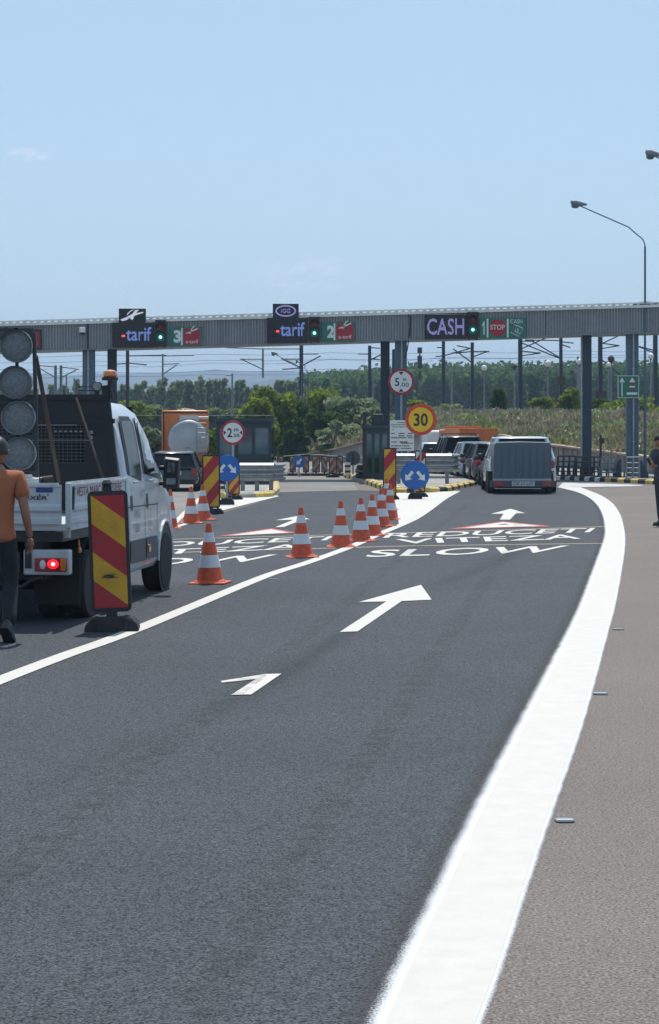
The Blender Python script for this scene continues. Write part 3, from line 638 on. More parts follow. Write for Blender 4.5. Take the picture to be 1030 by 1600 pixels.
MB().box(0,w,0,d,0,h).build('plate','green',t)
b = MB(); b.add([(w*x,-.006,h*z) for x,z in ((.078,.18),(.104,.18),(.104,.82),(.084,.82),(.050,.66),(.050,.56),(.078,.66))],[(0,1,2,3,6),(3,4,5,6)]); b.text('CASH',(w*.66,-.006,h*.72),(1,0,0),(0,0,1),w*.26,h*.2,bold=.0)
b.box(w*.15,w*.185,-.005,0,h*.05,h*.95); b.box(w*.585,w*.62,-.005,0,h*.05,h*.95); b.build('lettering','signwhite',t,ang=0)
b = MB(); r = h*.44; b.add([(w*.385+r*math.cos(R(22.5+45*i)),-.005,h*.52+r*math.sin(R(22.5+45*i))) for i in range(8)],[tuple(range(8))]); o = b.build('stop_octagon','logored',t,ang=0,fix=False)
b = MB(); b.text('STOP',(w*.385-r*.8,-.008,h*.42),(1,0,0),(0,0,1),r*1.6,h*.24,bold=.01); b.build('lettering','signwhite',o,ang=0,fix=False)
b = MB()
for k, (cx_, cz_, r_) in enumerate(((.80,.38,.30),(.84,.42,.22))):
    for a in range(4):
        p_ = [(w*cx_+h*r_*math.cos(R(20+90*a)),h*cz_+h*r_*math.sin(R(20+90*a))) , (w*cx_+h*r_*math.cos(R(110+90*a)),h*cz_+h*r_*math.sin(R(110+90*a)))]
        b.beam((p_[0][0],-.006,p_[0][1]),(p_[1][0],-.006,p_[1][1]),.004,.022)
b.text('10',(w*.77,-.008,h*.32),(1,0,0),(0,0,1),w*.07,h*.16,bold=0); b.build('banknote_symbol','signwhite',t,ang=0)
p = W(130,520,GY); t = thing('camera_box','small white camera box fixed on the gantry fascia','camera',(p.x,GY-.2,p.z))
b = MB(); b.box(-.11,.11,-.1,.12,0,.2); b.build('housing','roofedge',t,bevel=.02); b = MB(); b.box(-.09,.09,-.09,.05,-.07,0); b.build('lens','black',t)
# direction board on column
a = W(965,622,79.1); c = W(998,587,79.1); t = thing('direction_sign','green board with two upward arrows on the right blue column','road sign',(a.x,79.0,a.z)); w, h = c.x-a.x, c.z-a.z
b = MB(); b.box(0,w,0,.04,0,h); b.build('plate','signwhite',t); b = MB(); b.box(.02,w-.02,-.004,0,.02,h-.02); b.build('face','green',t)
b = MB(); b.box(w*.17,w*.22,-.01,-.005,h*.08,h*.75); b.add([(w*.06,-.01,h*.7),(w*.33,-.01,h*.7),(w*.195,-.01,h*.92)],[(0,1,2)]); b.add([(w*.53,-.01,h*.7),(w*.83,-.01,h*.7),(w*.68,-.01,h*.92)],[(0,1,2)]); b.box(w*.55,w*.8,-.01,-.005,h*.47,h*.54); b.box(w*.42,w*.92,-.01,-.005,h*.15,h*.25); b.build('arrow','signwhite',t,ang=0)
b = MB(); b.box(w*.6,w*.76,-.012,-.005,h*.6,h*.7); b.box(w*.55,w*.8,-.012,-.005,h*.38,h*.45); b.build('red_bar','logored',t,ang=0)

# ================================================================ VEHICLES
def wheel(t, x, y, r, w, nm='wheel', side=1, rim=True):
    """side +1: outer face looks to +x"""
    b = MB(); b.lathe([(r*.62,-w/2),(r*.93,-w/2),(r,-w*.32),(r,w*.32),(r*.93,w/2),(r*.62,w/2)], c=(x,y,r), n=28, axis='x')
    o = b.build(nm, 'rubber', t)
    b = MB(); xs = x+side*w*.36
    b.lathe([(r*.63,0),(r*.60,side*w*.13),(r*.5,side*w*.02),(r*.18,side*w*.06),(r*.12,side*w*.1),(.01,side*w*.11)], c=(xs,y,r), n=20, axis='x', mi=0)
    for k in range(8):
        a = 2*math.pi*k/8; b.ell((xs+side*w*.05, y+r*.4*math.cos(a), r+r*.4*math.sin(a)), (.012,.05*r/.35,.05*r/.35), 8, 4, mi=1)
    b.build('rim', ['rim','black'], o)
    return o
def car(name, label, loc, rz, L, Wd, H, paint, belt=.62, rear='hatch', lit=False, rails=False, plate='', group=None, glass='glass', spoiler=False):
    t = thing(name, label, 'car', loc, rz, group=group); h = Wd/2; zb = H*belt; gc = .19
    if rear == 'hatch': yb, yr, yf, yw = .06, .42, L*.60, L*.735
    elif rear == 'suv': yb, yr, yf, yw = .05, .30, L*.60, L*.72
    else: yb, yr, yf, yw = .35, .95, L*.60, L*.73
    st = [(0,.86,.33,zb*.62),(.04,.93,.27,zb*.93),(.12,.97,.22,zb),(L*.25,1,gc,zb),(L*.5,1,gc,zb*.99),(L*.73,.99,gc,zb*.97),(L*.88,.95,gc+.02,zb*.88),(L*.96,.86,.24,zb*.78),(L,.74,.3,zb*.55)]
    if rear == 'suv': st[0] = (0,.92,.34,zb*.8)
    rings = []
    for y, k, z0, z1 in st:
        w_ = h*k; zm = z0+(z1-z0)*.55
        rings.append([(-w_*.9,y,z0),(-w_,y,z0+.12),(-w_,y,zm),(-w_*.955,y,z1-.03),(-w_*.88,y,z1),(w_*.88,y,z1),(w_*.955,y,z1-.03),(w_,y,zm),(w_,y,z0+.12),(w_*.9,y,z0)])
    b = MB(); b.loft(rings); b.build('body', paint, t, ang=40)
    # cabin: glass frustum with painted roof and pillars
    gb, gt = h*.90, h*.70; zt = H-.05
    b0 = [(-gb,yb,zb-.02),(gb,yb,zb-.02),(gb,yw,zb-.03),(-gb,yw,zb-.03)]; b1 = [(-gt,yr,zt),(gt,yr,zt),(gt,yf,zt),(-gt,yf,zt)]
    b = MB(); b.loft([b0, b1]); b.build('window', glass, t)
    b = MB(); ym = (yr+yf)/2
    b.loft([[(-gt-.03,yr-.06,zt-.01),(gt+.03,yr-.06,zt-.01),(gt+.03,yf+.03,zt-.01),(-gt-.03,yf+.03,zt-.01)],[(-gt-.0,yr-.03,zt+.025),(gt,yr-.03,zt+.025),(gt,yf,zt+.025),(-gt,yf,zt+.025)],[(-gt*.8,yr+.15,H),(gt*.8,yr+.15,H),(gt*.8,yf-.2,H),(-gt*.8,yf-.2,H)]]); b.build('roof', paint, t, ang=50)
    for i in range(4): MB().beam(b0[i], b1[i], .09, .07).build('pillar', paint, t)
    for s in (-1, 1):
        for fy in (.33, .66): MB().beam((s*(gb+.003), yb+(yw-yb)*(.12+fy*.8), zb-.02), (s*(gt+.003), yr+(yf-yr)*(fy), zt), .05, .05).build('pillar', paint, t)
    MB().beam((-gb,yb-.01,zb),(gb,yb-.01,zb),.06,.06).build('tailgate_edge', paint, t)
    for s in (-1, 1):
        b = MB(); zc = zb*.83
        if rear == 'suv': b.box(s*h*.70 if s>0 else -h*.93, s*h*.93 if s>0 else -h*.70, -.012, .1, zc-.10, zc+.10)
        else: b.ell((s*h*.74,.03,zc), (h*.2,.05,.11), 14, 8)
        b.build('tail_light', 'tail', t, bevel=.02 if rear=='suv' else 0)
        if lit: b = MB(); b.ell((s*h*.78,-.02,zc),(.06,.03,.05)); b.build('lit_lamp','taillit',t)
        b = MB(); b.ell((s*(h+.09), yw-.25, zb+.07), (.1,.06,.07), 12, 8); b.beam((s*h*.9,yw-.25,zb+.02),(s*(h+.06),yw-.25,zb+.05),.04,.04); b.build('mirror', 'black', t)
        b = MB(); b.ell((s*h*.72,L-.08,zb*.72), (h*.2,.08,.08)); b.build('headlight','refl',t)
        for y in (L*.19, L*.81):
            b = MB(); n = 18; r_ = .37; b.add([(s*(h+.004), y+r_*math.cos(2*math.pi*i/n), .32+r_*math.sin(2*math.pi*i/n)) for i in range(n)], [tuple(range(n))]); b.build('wheel_arch','black',t,ang=0)
            wheel(t, s*(h-.09), y, .325, .22, side=s)
    b = MB(); b.box(-h*.86,h*.86,-.05,.1,.34,.5); b.build('bumper', paint if paint=='white' else 'rubbertrim', t, bevel=.03)
    b = MB(); b.box(-h*.82,h*.82,-.03,.1,.22,.34); b.build('lower_bumper','black',t,bevel=.03)
    b = MB(); b.box(-.26,.26,-.075 if rear!='suv' else -.065,-.04,.50,.62); o = b.build('number_plate','plate',t)
    if rails:
        for s in (-1, 1): MB().path([(s*gt*.95,yr+.1,zt+.02),(s*gt*.95,yr+.25,H+.06),(s*gt*.95,yf-.25,H+.06),(s*gt*.95,yf-.1,zt+.02)],.02).build('roof_rail','black',t)
        if rails == 2:
            b = MB()
            for y in (yr+.4, yf-.5): b.beam((-gt*1.0,y,H+.08),(gt*1.0,y,H+.08),.05,.03)
            b.build('roof_bar','black',t)
    if spoiler: b = MB(); b.box(-gt,gt,yr-.16,yr+.1,zt-.02,zt+.02); b.build('spoiler',paint,t,bevel=.01)
    return t
def facing(a, b_):  # rz so +y local points from a to b
    return math.atan2(-(b_[0]-a[0]), b_[1]-a[1])
# queue, in the right-hand lane, curving to the left
tp = G(817, 772); rz = R(-1)
t = thing('box_trailer','small two-wheeled trailer under a grey tarpaulin, behind white car','trailer',tp,rz)
sw = S(105, tp.y); hw = S(44.5, tp.y); 
def tz(py): return CH-(py-HZ)*tp.y/F
b = MB()
rs = []
for y in (0,.5,1.1,1.7,2.3):
    zt = tz(692)+ (.02 if y in (.5,1.7) else .0)
    rs.append([(-hw,y,tz(748)),(-hw-.01,y,tz(720)),(-hw,y,zt-.06),(-hw*.93,y,zt),(0,y,zt+.02),(hw*.93,y,zt),(hw,y,zt-.06),(hw+.01,y,tz(720)),(hw,y,tz(748))])
b.loft(rs)
b.build('tarpaulin','tarp',t,ang=50)
b = MB()
for i in range(9): x = -hw+hw*2*i/8; b.beam((x,-.012,tz(746)),(x+random.uniform(-.02,.02),-.012,tz(700)),.012,.012)
b.build('tarpaulin_crease','tarp',t)
b = MB(); b.box(-hw,hw,-.02,2.3,tz(758),tz(748)); b.build('tray','steel',t)
b = MB(); b.box(-sw/2+.02,sw/2-.02,-.06,-.02,tz(761),tz(751)); b.build('light_board','rubbertrim',t)
b = MB(); b.box(-.32,.34,-.08,-.06,tz(759.5),tz(752)); o = b.build('number_plate','plate',t)
b = MB(); b.text('CX 11 LSY',(-.28,-.083,tz(758.3)),(1,0,0),(0,0,1),.58,.1,bold=.0); b.build('lettering','black',o,ang=0,fix=False)
for s in (-1,1):
    b = MB(); b.box(s*sw*.36-.13,s*sw*.36+.13,-.09,-.05,tz(760),tz(752)); b.build('tail_light','tail',t,bevel=.01)
    wheel(t, s*(sw/2-.11), 1.1, .31, .2, side=s)
    b = MB(); b.box(s*(sw/2-.11)-.12,s*(sw/2-.11)+.12,.72,1.48,.62,.66); b.build('mudguard','black',t,bevel=.02)
b = MB(); b.box(-hw+.1,hw-.1,.1,2.2,tz(763),tz(758)); b.tube((-sw/2+.1,1.1,.31),(sw/2-.1,1.1,.31),.04); b.beam((0,2.2,.45),(0,3.4,.42),.08,.08); b.build('chassis','black',t)
_lp = Vector((tp.x+S(.5,60)+.0, tp.y+3.3, 0))
def q(px, Y): return (S(px-CX,Y), Y, 0)
car('station_wagon','white car with roof rails towing the grey covered trailer',q(817,63),R(-1),4.2,S(108,63),1.66,'white',rear='suv',rails=1,belt=.6)
car('saloon_car','dark blue car mostly hidden behind the covered trailer',q(800,68.4),R(0),3.9,1.68,1.40,'navycar',rear='hatch',group='cars queueing to pay')
car('hatchback_car','grey hatchback between the dark blue car and the white hatchback',q(774,73.2),R(1),4.1,1.64,1.42,'greycar',rear='hatch',spoiler=True,group='cars queueing to pay')
car('hatchback_car','white hatchback with red tail lamps ahead of the grey hatchback',q(751,78.2),R(2),3.9,1.62,1.42,'white',rear='hatch',group='cars queueing to pay')
car('off_road_car','black off-road car with roof bars ahead of white hatchback',q(725,83.4),R(3),4.6,1.78,1.62,'blackcar',rear='suv',rails=2,belt=.60,group='cars queueing to pay')
car('saloon_car','silver car half hidden behind the right island crash barrier',q(684,91),R(0),4.3,1.7,1.32,'white',rear='hatch',group='cars queueing to pay')
p = W(290,765,63); car('off_road_car','black off-road car beyond the wing mirror of the white truck',(W(270,700,64).x,64,0),R(2),4.5,1.60,1.20,'blackcar',rear='suv',belt=.6)
# orange lorry ahead of queue
Y = 92; x = W(748,690,Y).x
t = thing('orange_lorry','orange open-topped lorry ahead of the black off-road car','lorry',(x,Y,0),R(6))
hw = S(30,Y); zt = CH-(669-HZ)*Y/F
b = MB(); b.box(-hw,hw,0,.08,1.25,zt); b.box(-hw,-hw+.08,.08,4,1.25,zt); b.box(hw-.08,hw,.08,4,1.25,zt); b.box(-hw,hw,3.92,4,1.25,zt+.1); b.box(-hw,hw,0,4,1.15,1.28)
for i in range(6): b.box(-hw+i*hw*.39,-hw+i*hw*.39+.05,-.03,0,1.25,zt)
b.build('load_body','orangetruck',t,bevel=.01)
b = MB(); b.box(-.5,.5,.1,6,.65,1.14); b.box(-hw,hw,-.02,.1,.5,.62); b.build('chassis','black',t)
b = MB(); b.box(-hw+.02,hw-.02,4.15,5.9,.8,1.9); b.build('cab','orangetruck',t,bevel=.08)
b = MB(); b.box(-hw*.8,hw*.8,4.13,4.15,1.35,1.8); b.build('rear_window','glass',t)
for s in (-1,1):
    for y in (1.2,5.1): wheel(t,s*(hw-.16),y,.42,.28,side=s)
    MB().box(s*hw*.8-.12,s*hw*.8+.12,-.05,-.02,.66,.8).build('tail_light','tail',t)
b = MB(); b.box(-hw*1.02,hw*1.02,6.1,8.0,.5,1.84); o = b.build('van_body','roofedge',thing('delivery_van','white van roof showing in front of the orange lorry','van',(x-.4,Y+3,0),R(6)),bevel=.15)
# tanker
Y = 84; x = W(294.5,690,Y).x; zc = CH-(687-HZ)*Y/F; r = S(31.5,Y)
t = thing('tanker_lorry','pale round-ended tanker lorry with orange superstructure','tanker',(x,Y,0),R(3.8))
b = MB(); b.lathe([(.02,-.16),(r*.5,-.13),(r*.85,-.05),(r*.97,.02),(r,.08),(r,6.0),(r*.85,6.1)], c=(0,0,zc), n=40, axis='y'); b.build('tank','tank',t,ang=40)
b = MB(); n = 40
for yy in (.06,1.6,3.2): b.lathe([(r+.0,yy),(r+.035,yy),(r+.035,yy+.07),(r,yy+.07)], c=(0,0,zc), n=40, axis='y')
b.build('tank_ring','steel',t)
b = MB()
for s in (0,.36): b.tube((r*.42+s,-.22,zc-r*.9),(r*.42+s,-.22,zc+r*.62),.02)
for i in range(8): b.tube((r*.42,-.22,zc-r*.85+i*.19),(r*.42+.36,-.22,zc-r*.85+i*.19),.014)
b.build('ladder','steel',t)
b = MB(); b.box(-r*.45,r*.5,.3,.36,zc+r*.9,zc+r*1.22); b.box(-r*.45,-r*.41,.3,4,zc+r*.9,zc+r*1.22); b.box(-r*.4,r*.5,.4,4,zc+r*.96,zc+r*1.02); b.tube((r*.5,.3,zc+r*1.1),(r*1.0,.3,zc+r*1.1),.05); b.build('catwalk','roofedge',t)
b = MB(); b.text('MAN',(-r*.15,-.165,zc-r*.45),(1,0,0),(0,0,1),r*.26,r*.08,bold=0); b.build('lettering','black',t,ang=0,fix=False)
hx0, hx1 = S(253-294.5,Y+6.4), S(326-294.5,Y+6.4); zt = CH-(641-HZ)*(Y+6.4)/F
b = MB(); b.box(hx0,hx1,6.3,8.4,.9,zt); b.build('cab','orangetruck',t,bevel=.1)
b = MB(); b.box(hx0+.03,hx1-.03,6.27,6.3,zt-.12,zt-.06); b.box(hx0+.05,hx0+.1,6.26,6.3,1.0,zt-.1); b.build('cab_trim','black',t)
b = MB(); b.box(-r*.8,r*.8,-.1,6.2,.62,.9); b.box(-r*.7,r*.6,-.12,0,.5,.95); b.build('chassis','orangetruck',t)
b = MB(); b.box(-r*.95,r*.95,-.2,-.1,.42,.62); b.build('bumper','darksteel',t); 
b = MB(); b.box(-.25,.25,-.22,-.2,.46,.58); b.build('number_plate','plate',t)
for s in (-1,1):
    MB().box(s*r*.78-.16,s*r*.78+.16,-.23,-.2,.48,.6).build('tail_light','tail',t)
    for y in (.9,2.1,7.3): wheel(t,s*(r*.82),y,.44,.3,side=s)

# ---------------------------------------------------------------- the road crew's dropside truck
VX, VY = -2.45, 20.0; VR = -math.atan2(.545, 4.6)
van = thing('dropside_truck','white crew cab dropside truck with black headboard and lit tail lamp','truck',(VX,VY,0),VR)
VW_ = 1.92
def vst(y, z0, zt, belt=1.32, tuck=.21, k=0.):
    zt_ = zt; r = []
    if zt_ > belt+.2: pr = [(-.06,z0),(-.005,z0+.08),(0,.75),(-.012,belt-.12),(-.03,belt),(-.07,belt+(zt_-belt)*.35),(-.13,belt+(zt_-belt)*.7),(-tuck,zt_-.09),(-tuck-.10,zt_-.015),(-tuck-.22,zt_)]
    else: h_ = zt_-z0; pr = [(-.06,z0),(-.005,z0+.08),(0,z0+h_*.35),(-.01,z0+h_*.6),(-.02,z0+h_*.75),(-.04,z0+h_*.85),(-.07,z0+h_*.92),(-.11,zt_-.03),(-.2,zt_-.01),(-.34,zt_)]
    pr = [(x-k, z) for x, z in pr]
    return [(x, y, z) for x, z in pr] + [(-VW_-x, y, z) for x, z in pr[::-1]]
b = MB(); b.loft([vst(2.58,.33,2.04,k=.03), vst(2.62,.31,2.09), vst(2.8,.31,2.13), vst(3.3,.31,2.16), vst(3.75,.31,2.15), vst(3.98,.31,2.12), vst(4.3,.31,1.93), vst(4.64,.31,1.56,tuck=.16), vst(4.8,.33,1.33), vst(5.1,.36,1.22), vst(5.4,.38,1.06,k=.05), vst(5.56,.40,.9,k=.14), vst(5.6,.42,.75,k=.2)])
b.build('cab','vanpaint',van,ang=38)
def sx(z, y=3, belt=1.32):   # side surface x at height z
    zt = 2.2 if y < 3.8 else 2.2-(y-3.8)*.75
    if z <= belt: return 0 if z < .9 else -.03*(z-.9)/(belt-.9)
    pts = [(belt,-.03),(belt+(zt-belt)*.35,-.07),(belt+(zt-belt)*.7,-.13),(zt-.09,-.21)]
    for (za,xa),(zb_,xb) in zip(pts[:-1],pts[1:]):
        if z <= zb_: return xa+(xb-xa)*(z-za)/(zb_-za)
    return -.21
def side_patch(name, pts, m, off_=.006, both=True, parent=van, seg=8):
    """polygon in (y,z) draped on the cab's side"""
    o = None
    for s in ((0, 1) if both else (0,)):
        b = MB(); zs = [p[1] for p in pts]
        # horizontal slicing so the patch follows the tumblehome
        z0, z1 = min(zs), max(zs); cuts = [z0+(z1-z0)*i/seg for i in range(seg+1)]
        def span(z):
            ys = []
            for i in range(len(pts)):
                (ya, za), (yb, zb_) = pts[i], pts[(i+1) % len(pts)]
                if (za-z)*(zb_-z) <= 0 and za != zb_: ys.append(ya+(yb-ya)*(z-za)/(zb_-za))
            return (min(ys), max(ys)) if ys else (0, 0)
        cuts[0] += 1e-4; cuts[-1] -= 1e-4
        rows = [(span(z), z) for z in cuts]; vs = []
        for (ya, yb), z in rows:
            for y in (ya, yb):
                x = sx(z, y)+off_; x = x if s == 0 else -VW_-x; vs.append((x, y, z))
        b.add(vs, [(2*i,2*i+1,2*i+3,2*i+2) for i in range(len(rows)-1)]); o = b.build(name, m, parent, ang=50, fix=False)
    return o
side_patch('window_seal', [(2.80,1.30),(2.76,1.40),(2.78,1.93),(2.86,2.0),(3.38,2.0),(3.46,1.93),(3.50,1.36),(3.44,1.29)], 'black', .006)
side_patch('rear_side_window', [(2.86,1.36),(2.85,1.90),(2.90,1.95),(3.34,1.95),(3.40,1.90),(3.42,1.36)], 'glass', .010)
side_patch('window_seal', [(3.60,1.30),(3.58,1.93),(3.64,1.99),(3.98,1.99),(4.30,1.68),(4.62,1.34),(4.60,1.28)], 'black', .006)
side_patch('front_side_window', [(3.68,1.36),(3.66,1.90),(3.70,1.94),(3.96,1.94),(4.22,1.68),(4.48,1.36)], 'glass', .010)
side_patch('side_moulding', [(2.74,.42),(2.74,.66),(3.50,.66),(3.52,.42)], 'rubbertrim', .012)
side_patch('side_moulding', [(3.58,.42),(3.56,.66),(4.16,.66),(4.20,.42)], 'rubbertrim', .012)
for y in (2.70, 3.53, 4.22): side_patch('door_seam', [(y,.36),(y,1.27),(y+.012,1.27),(y+.012,.36)], 'black', .004)
side_patch('belt_crease', [(2.64,1.02),(2.64,1.035),(4.3,1.02),(4.3,1.005)], 'rubbertrim', .003)
for y in (2.80, 3.62):
    side_patch('handle_recess', [(y,1.0),(y,1.22),(y+.06,1.24),(y+.12,1.22),(y+.12,1.0),(y+.06,.98)], 'black', .007)
    b = MB(); b.beam((.03,y+.01,1.29),(.03,y+.20,1.29),.03,.03); b.build('door_handle','vanpaint',van,bevel=.008)
b = MB(); b.box(.012,.03,3.62,3.72,.5,.58); b.build('side_marker','amber',van,bevel=.005)
b = MB()
for s_, y_, z_, w_ in (('MASA',2.98,.90,.26),('3500',2.98,.74,.24),('VM',3.28,1.1,.18)): b.text(s_,(.013,y_,z_),(0,1,0),(0,0,1),w_,.10,bold=0)
b.build('lettering','greysteel',van,ang=0,fix=False)
b = MB(); b.text('RUTIERE',(.013,3.75,.98),(0,0,-1),(0,1,0),.26,.05,bold=0); b.build('lettering','vesta',van,ang=0,fix=False)
b = MB(); b.add([(-.26,3.98+.02,2.10),(-VW_+.26,4.0,2.10),(-VW_+.16,4.78,1.40),(-.16,4.78,1.40)],[(0,1,2,3)]); b.v = [(x,y+.03,z+.01) for x,y,z in b.v]; b.build('windscreen','glass',van,ang=0)
# arch + wheels
for s in (0, 1):
    X = .006 if s == 0 else -VW_-.006; sg = 1 if s == 0 else -1
    b = MB(); n = 20; b.add([(X, 4.66+.40*math.cos(math.pi*2*i/n), .37+.42*math.sin(math.pi*2*i/n)) for i in range(n)], [tuple(range(n))]); b.build('wheel_arch','black',van,ang=0)
    b = MB(); b.path([(X, 4.66+.42*math.cos(math.pi*i/12), .37+.44*math.sin(math.pi*i/12)) for i in range(13)], .018, 6); b.build('arch_lip','vanpaint',van)
    wheel(van, (-.10 if s == 0 else -VW_+.10), 4.66, .345, .23, side=sg)
    for dx in (-.13, -.40): wheel(van, (dx if s == 0 else -VW_-dx), 1.05, .335, .21, side=sg)
    b = MB(); n = 10; xa, xb = ((-.03,-.5) if s == 0 else (-VW_+.5,-VW_+.03)); A = [(xa,1.05+.43*math.cos(math.pi*i/n),.37+.43*math.sin(math.pi*i/n)) for i in range(n+1)]; B = [(xb,y,z) for _,y,z in A]
    b.add(A+B,[(i,i+1,n+2+i,n+1+i) for i in range(n)]); b.build('mudguard','black',van,ang=60,fix=False)
    b = MB(); b.box(min(xa,xb)+.02,max(xa,xb),.58,.6,.16,.62); b.build('mud_flap','rubber',van)
    b = MB(); b.box(*( (-.44,0.0) if s == 0 else (-VW_,-VW_+.44)), 0.02, .16, .485, .725); o = b.build('lamp_housing','vanpaint',van,bevel=.015)
    fx = (lambda a, c: (a, c)) if s == 0 else (lambda a, c: (-VW_-c, -VW_-a))
    x0_, x1_ = fx(-.325,-.015); b = MB(); b.box(x0_,x1_,-.012,.03,.52,.65); b.build('lens','tail',o,bevel=.01)
    x0_, x1_ = fx(-.27,-.22); b = MB(); b.ell(((x0_+x1_)/2,-.012,.585),(.03,.012,.045)); b.build('reversing_lens','refl',o)
    x0_, x1_ = fx(-.075,-.02); b = MB(); b.box(x0_,x1_,-.016,.02,.525,.645); b.build('indicator_lens','amber',o,bevel=.01)
    if s == 0:
        b = MB(); b.ell((-.145,-.015,.592),(.055,.012,.045)); b.build('lit_lamp',mat('brake_glow',(.6,.01,.01),.3,emit=(1,.01,.02),es=1.6),o)
        b = MB(); b.ell((-.14,-.028,.592),(.02,.008,.018)); b.build('lit_centre',mat('lit_bulb',(.8,.2,.2),.3,emit=(1,.12,.14),es=9),o)
b = MB(); b.box(-VW_+.25,-.25,2.54,2.575,1.30,2.02); b.build('rear_window','glass',van,bevel=.01)
# bed
b = MB(); b.box(-VW_+.01,-.01,.02,2.5,.90,.968); b.build('bed_floor','bedpaint',van,bevel=.006)
b = MB(); b.box(-VW_+.06,-.06,-.0,2.45,.80,.895); b.box(-.42,-.36,.0,4.4,.55,.80); b.box(-VW_+.36,-VW_+.42,0,4.4,.55,.80); b.box(-VW_+.3,-.3,.3,4.3,.42,.62); b.box(-1.25,-.65,.35,1.5,.36,.8); b.tube((-1.7,1.05,.34),(-.2,1.05,.34),.07); b.build('chassis','black',van)
b = MB(); b.box(-VW_+.48,-.48,.05,.12,.50,.70); b.box(-1.02,-.9,-.05,.1,.40,.5); b.ell((-.96,-.1,.44),(.04,.04,.04)); b.path([(-.78,.0,.47),(-.7,-.03,.40),(-.55,-.03,.42),(-.5,.0,.49)],.012); b.path([(-.6,-.01,.42),(-.45,-.02,.37),(-.35,0,.44),(-.25,0,.46)],.016); b.build('tow_bar','black',van)
b = MB(); b.box(-.13,-.0,.03,.1,.835,.962); b.build('corner_bracket','steel',van)
b = MB(); b.tube((-.0,.4,.80),(.01,.4,.72),.010); b.ell((.01,.4,.70),(.02,.03,.03)); b.build('side_lamp','amber',van)
b = MB(); b.box(-.02,.012,2.1,2.56,.70,.95); b.build('side_locker','vanpaint',van,bevel=.02)
b = MB(); b.ell((-.0,2.45,.74),(.025,.03,.035)); b.build('side_lamp','amber',van)
def ribpanel(b, p, q, z0, z1, nrm):
    p, q, nrm = Vector(p), Vector(q), Vector(nrm)
    prof = [(0,z0),(.012,z0),(.012,z0+.05),(.0,z0+.06),(.0,z0+.10),(.02,z0+.125),(.02,z0+.165),(.004,z0+.19),(.004,z1-.03),(.016,z1-.02),(.016,z1),(-.02,z1),(-.02,z0)]
    b.loft([[tuple(Vector((c.x,c.y,0))+nrm*d+Vector((0,0,z))) for d, z in prof] for c in (p, q)])
b = MB(); ribpanel(b,(-VW_+.07,.0,0),(-.07,.0,0),.968,1.335,(0,-1,0)); tg = b.build('tailgate','bedpaint',van,ang=25)
b = MB(); b.text('BOXER',(-.50,-.012,1.195),(1,0,0),(.14,0,1),.30,.038,bold=.02); b.build('lettering','darksteel',tg,ang=0,fix=False)
b = MB(); b.box(-.31,-.15,-.010,0,1.265,1.315); b.box(-.28,-.27,-.010,0,1.235,1.25); b.box(-.2,-.19,-.010,0,1.235,1.25); b.build('sticker','sticker',tg)
for s in (0,1):
    X = .0 if s == 0 else -VW_; n_ = (1,0,0) if s == 0 else (-1,0,0)
    b = MB(); ribpanel(b,(X,.09,0),(X,2.47,0),.968,1.34,n_); sp_ = b.build('side_panel','bedpaint',van,ang=25)
    b = MB(); b.box(X-.03 if s==0 else X-.018, X+.018 if s==0 else X+.03, 0.0, .075, .93, 1.352); b.build('corner_post','bedpaint',van,bevel=.005); b = MB(); b.box(X-.03 if s==0 else X-.018, X+.018 if s==0 else X+.03, 2.475, 2.53, .93, 1.352); b.build('corner_post','bedpaint',van,bevel=.005)
    b = MB(); b.beam((X+(.02 if s==0 else -.02),.10,1.10),(X+(.02 if s==0 else -.02),.14,1.31),.015,.05); b.build('latch','black',sp_)
    if s == 0:
        b = MB(); b.text('VESTA MARCAJE RUTIERE',(X+.008,.30,1.19),(0,1,0),(0,0,1),2.0,.115,bold=.0); b.build('lettering','vesta',sp_,ang=0,fix=False)
b = MB(); b.beam((-.03,.12,1.352),(-.03,2.45,1.352),.05,.018); b.beam((-VW_+.1,.012,1.345),(-.1,.012,1.345),.04,.016); b.build('top_capping','white',van)
# headboard
hy = 2.44
def hx(z, s=0):
    k = -.05-.14*(z-1.0)/1.22; return k if s == 0 else -VW_-k
b = MB()
b.beam((hx(1.0),hy,1.0),(hx(2.32),hy,2.32),.07,.05); b.beam((hx(1.0,1),hy,1.0),(hx(2.32,1),hy,2.32),.07,.05)
b.add([(hx(1.95,1),hy-.01,1.95),(hx(1.95),hy-.01,1.95),(hx(2.2),hy-.01,2.2),(hx(2.2,1),hy-.01,2.2)],[(0,1,2,3)])
b.box(-VW_+.16,-.16,hy-.03,hy+.03,2.17,2.225); b.box(-VW_+.10,-.10,hy-.02,hy+.02,1.92,1.97)
b.add([(hx(1.0,1),hy,1.0),(hx(1.0),hy,1.0),(hx(1.5),hy,1.5),(hx(1.5,1),hy,1.5)],[(0,1,2,3)])
for a, c in ((-.09,-.42),(-VW_+.42,-VW_+.09)): b.add([(a-.0,hy-.004,1.45),(c,hy-.004,1.45),(c-.0,hy-.004,1.96),(a-.04,hy-.004,1.96)],[(0,1,2,3)])
b.build('headboard',mat('matt_black_steel',(.012,.013,.016),.7,var=.3),van)
b = MB()
for i in range(13): z = 1.5+i*.036; b.box(-VW_+.42,-.40,hy-.012,hy-.004,z,z+.010)
for i in range(24): x = -VW_+.42+i*.0468; b.box(x,x+.008,hy-.004,hy+.004,1.5,1.95)
b.build('headboard_grille','darksteel',van)
b = MB()
for i in range(7): b.box(-.80+i*.055,-.77+i*.055,hy-.03,hy-.015,1.83,1.845)
for i in range(3): b.box(-.36,-.33,hy-.02,hy-.008,1.70+i*.055,1.735+i*.055)
b.box(-1.25,-.5,hy-.02,hy-.012,1.90,1.908); b.box(-1.15,-.35,hy-.02,hy-.012,1.74,1.746)
b.build('reflective_mark','mud',van)
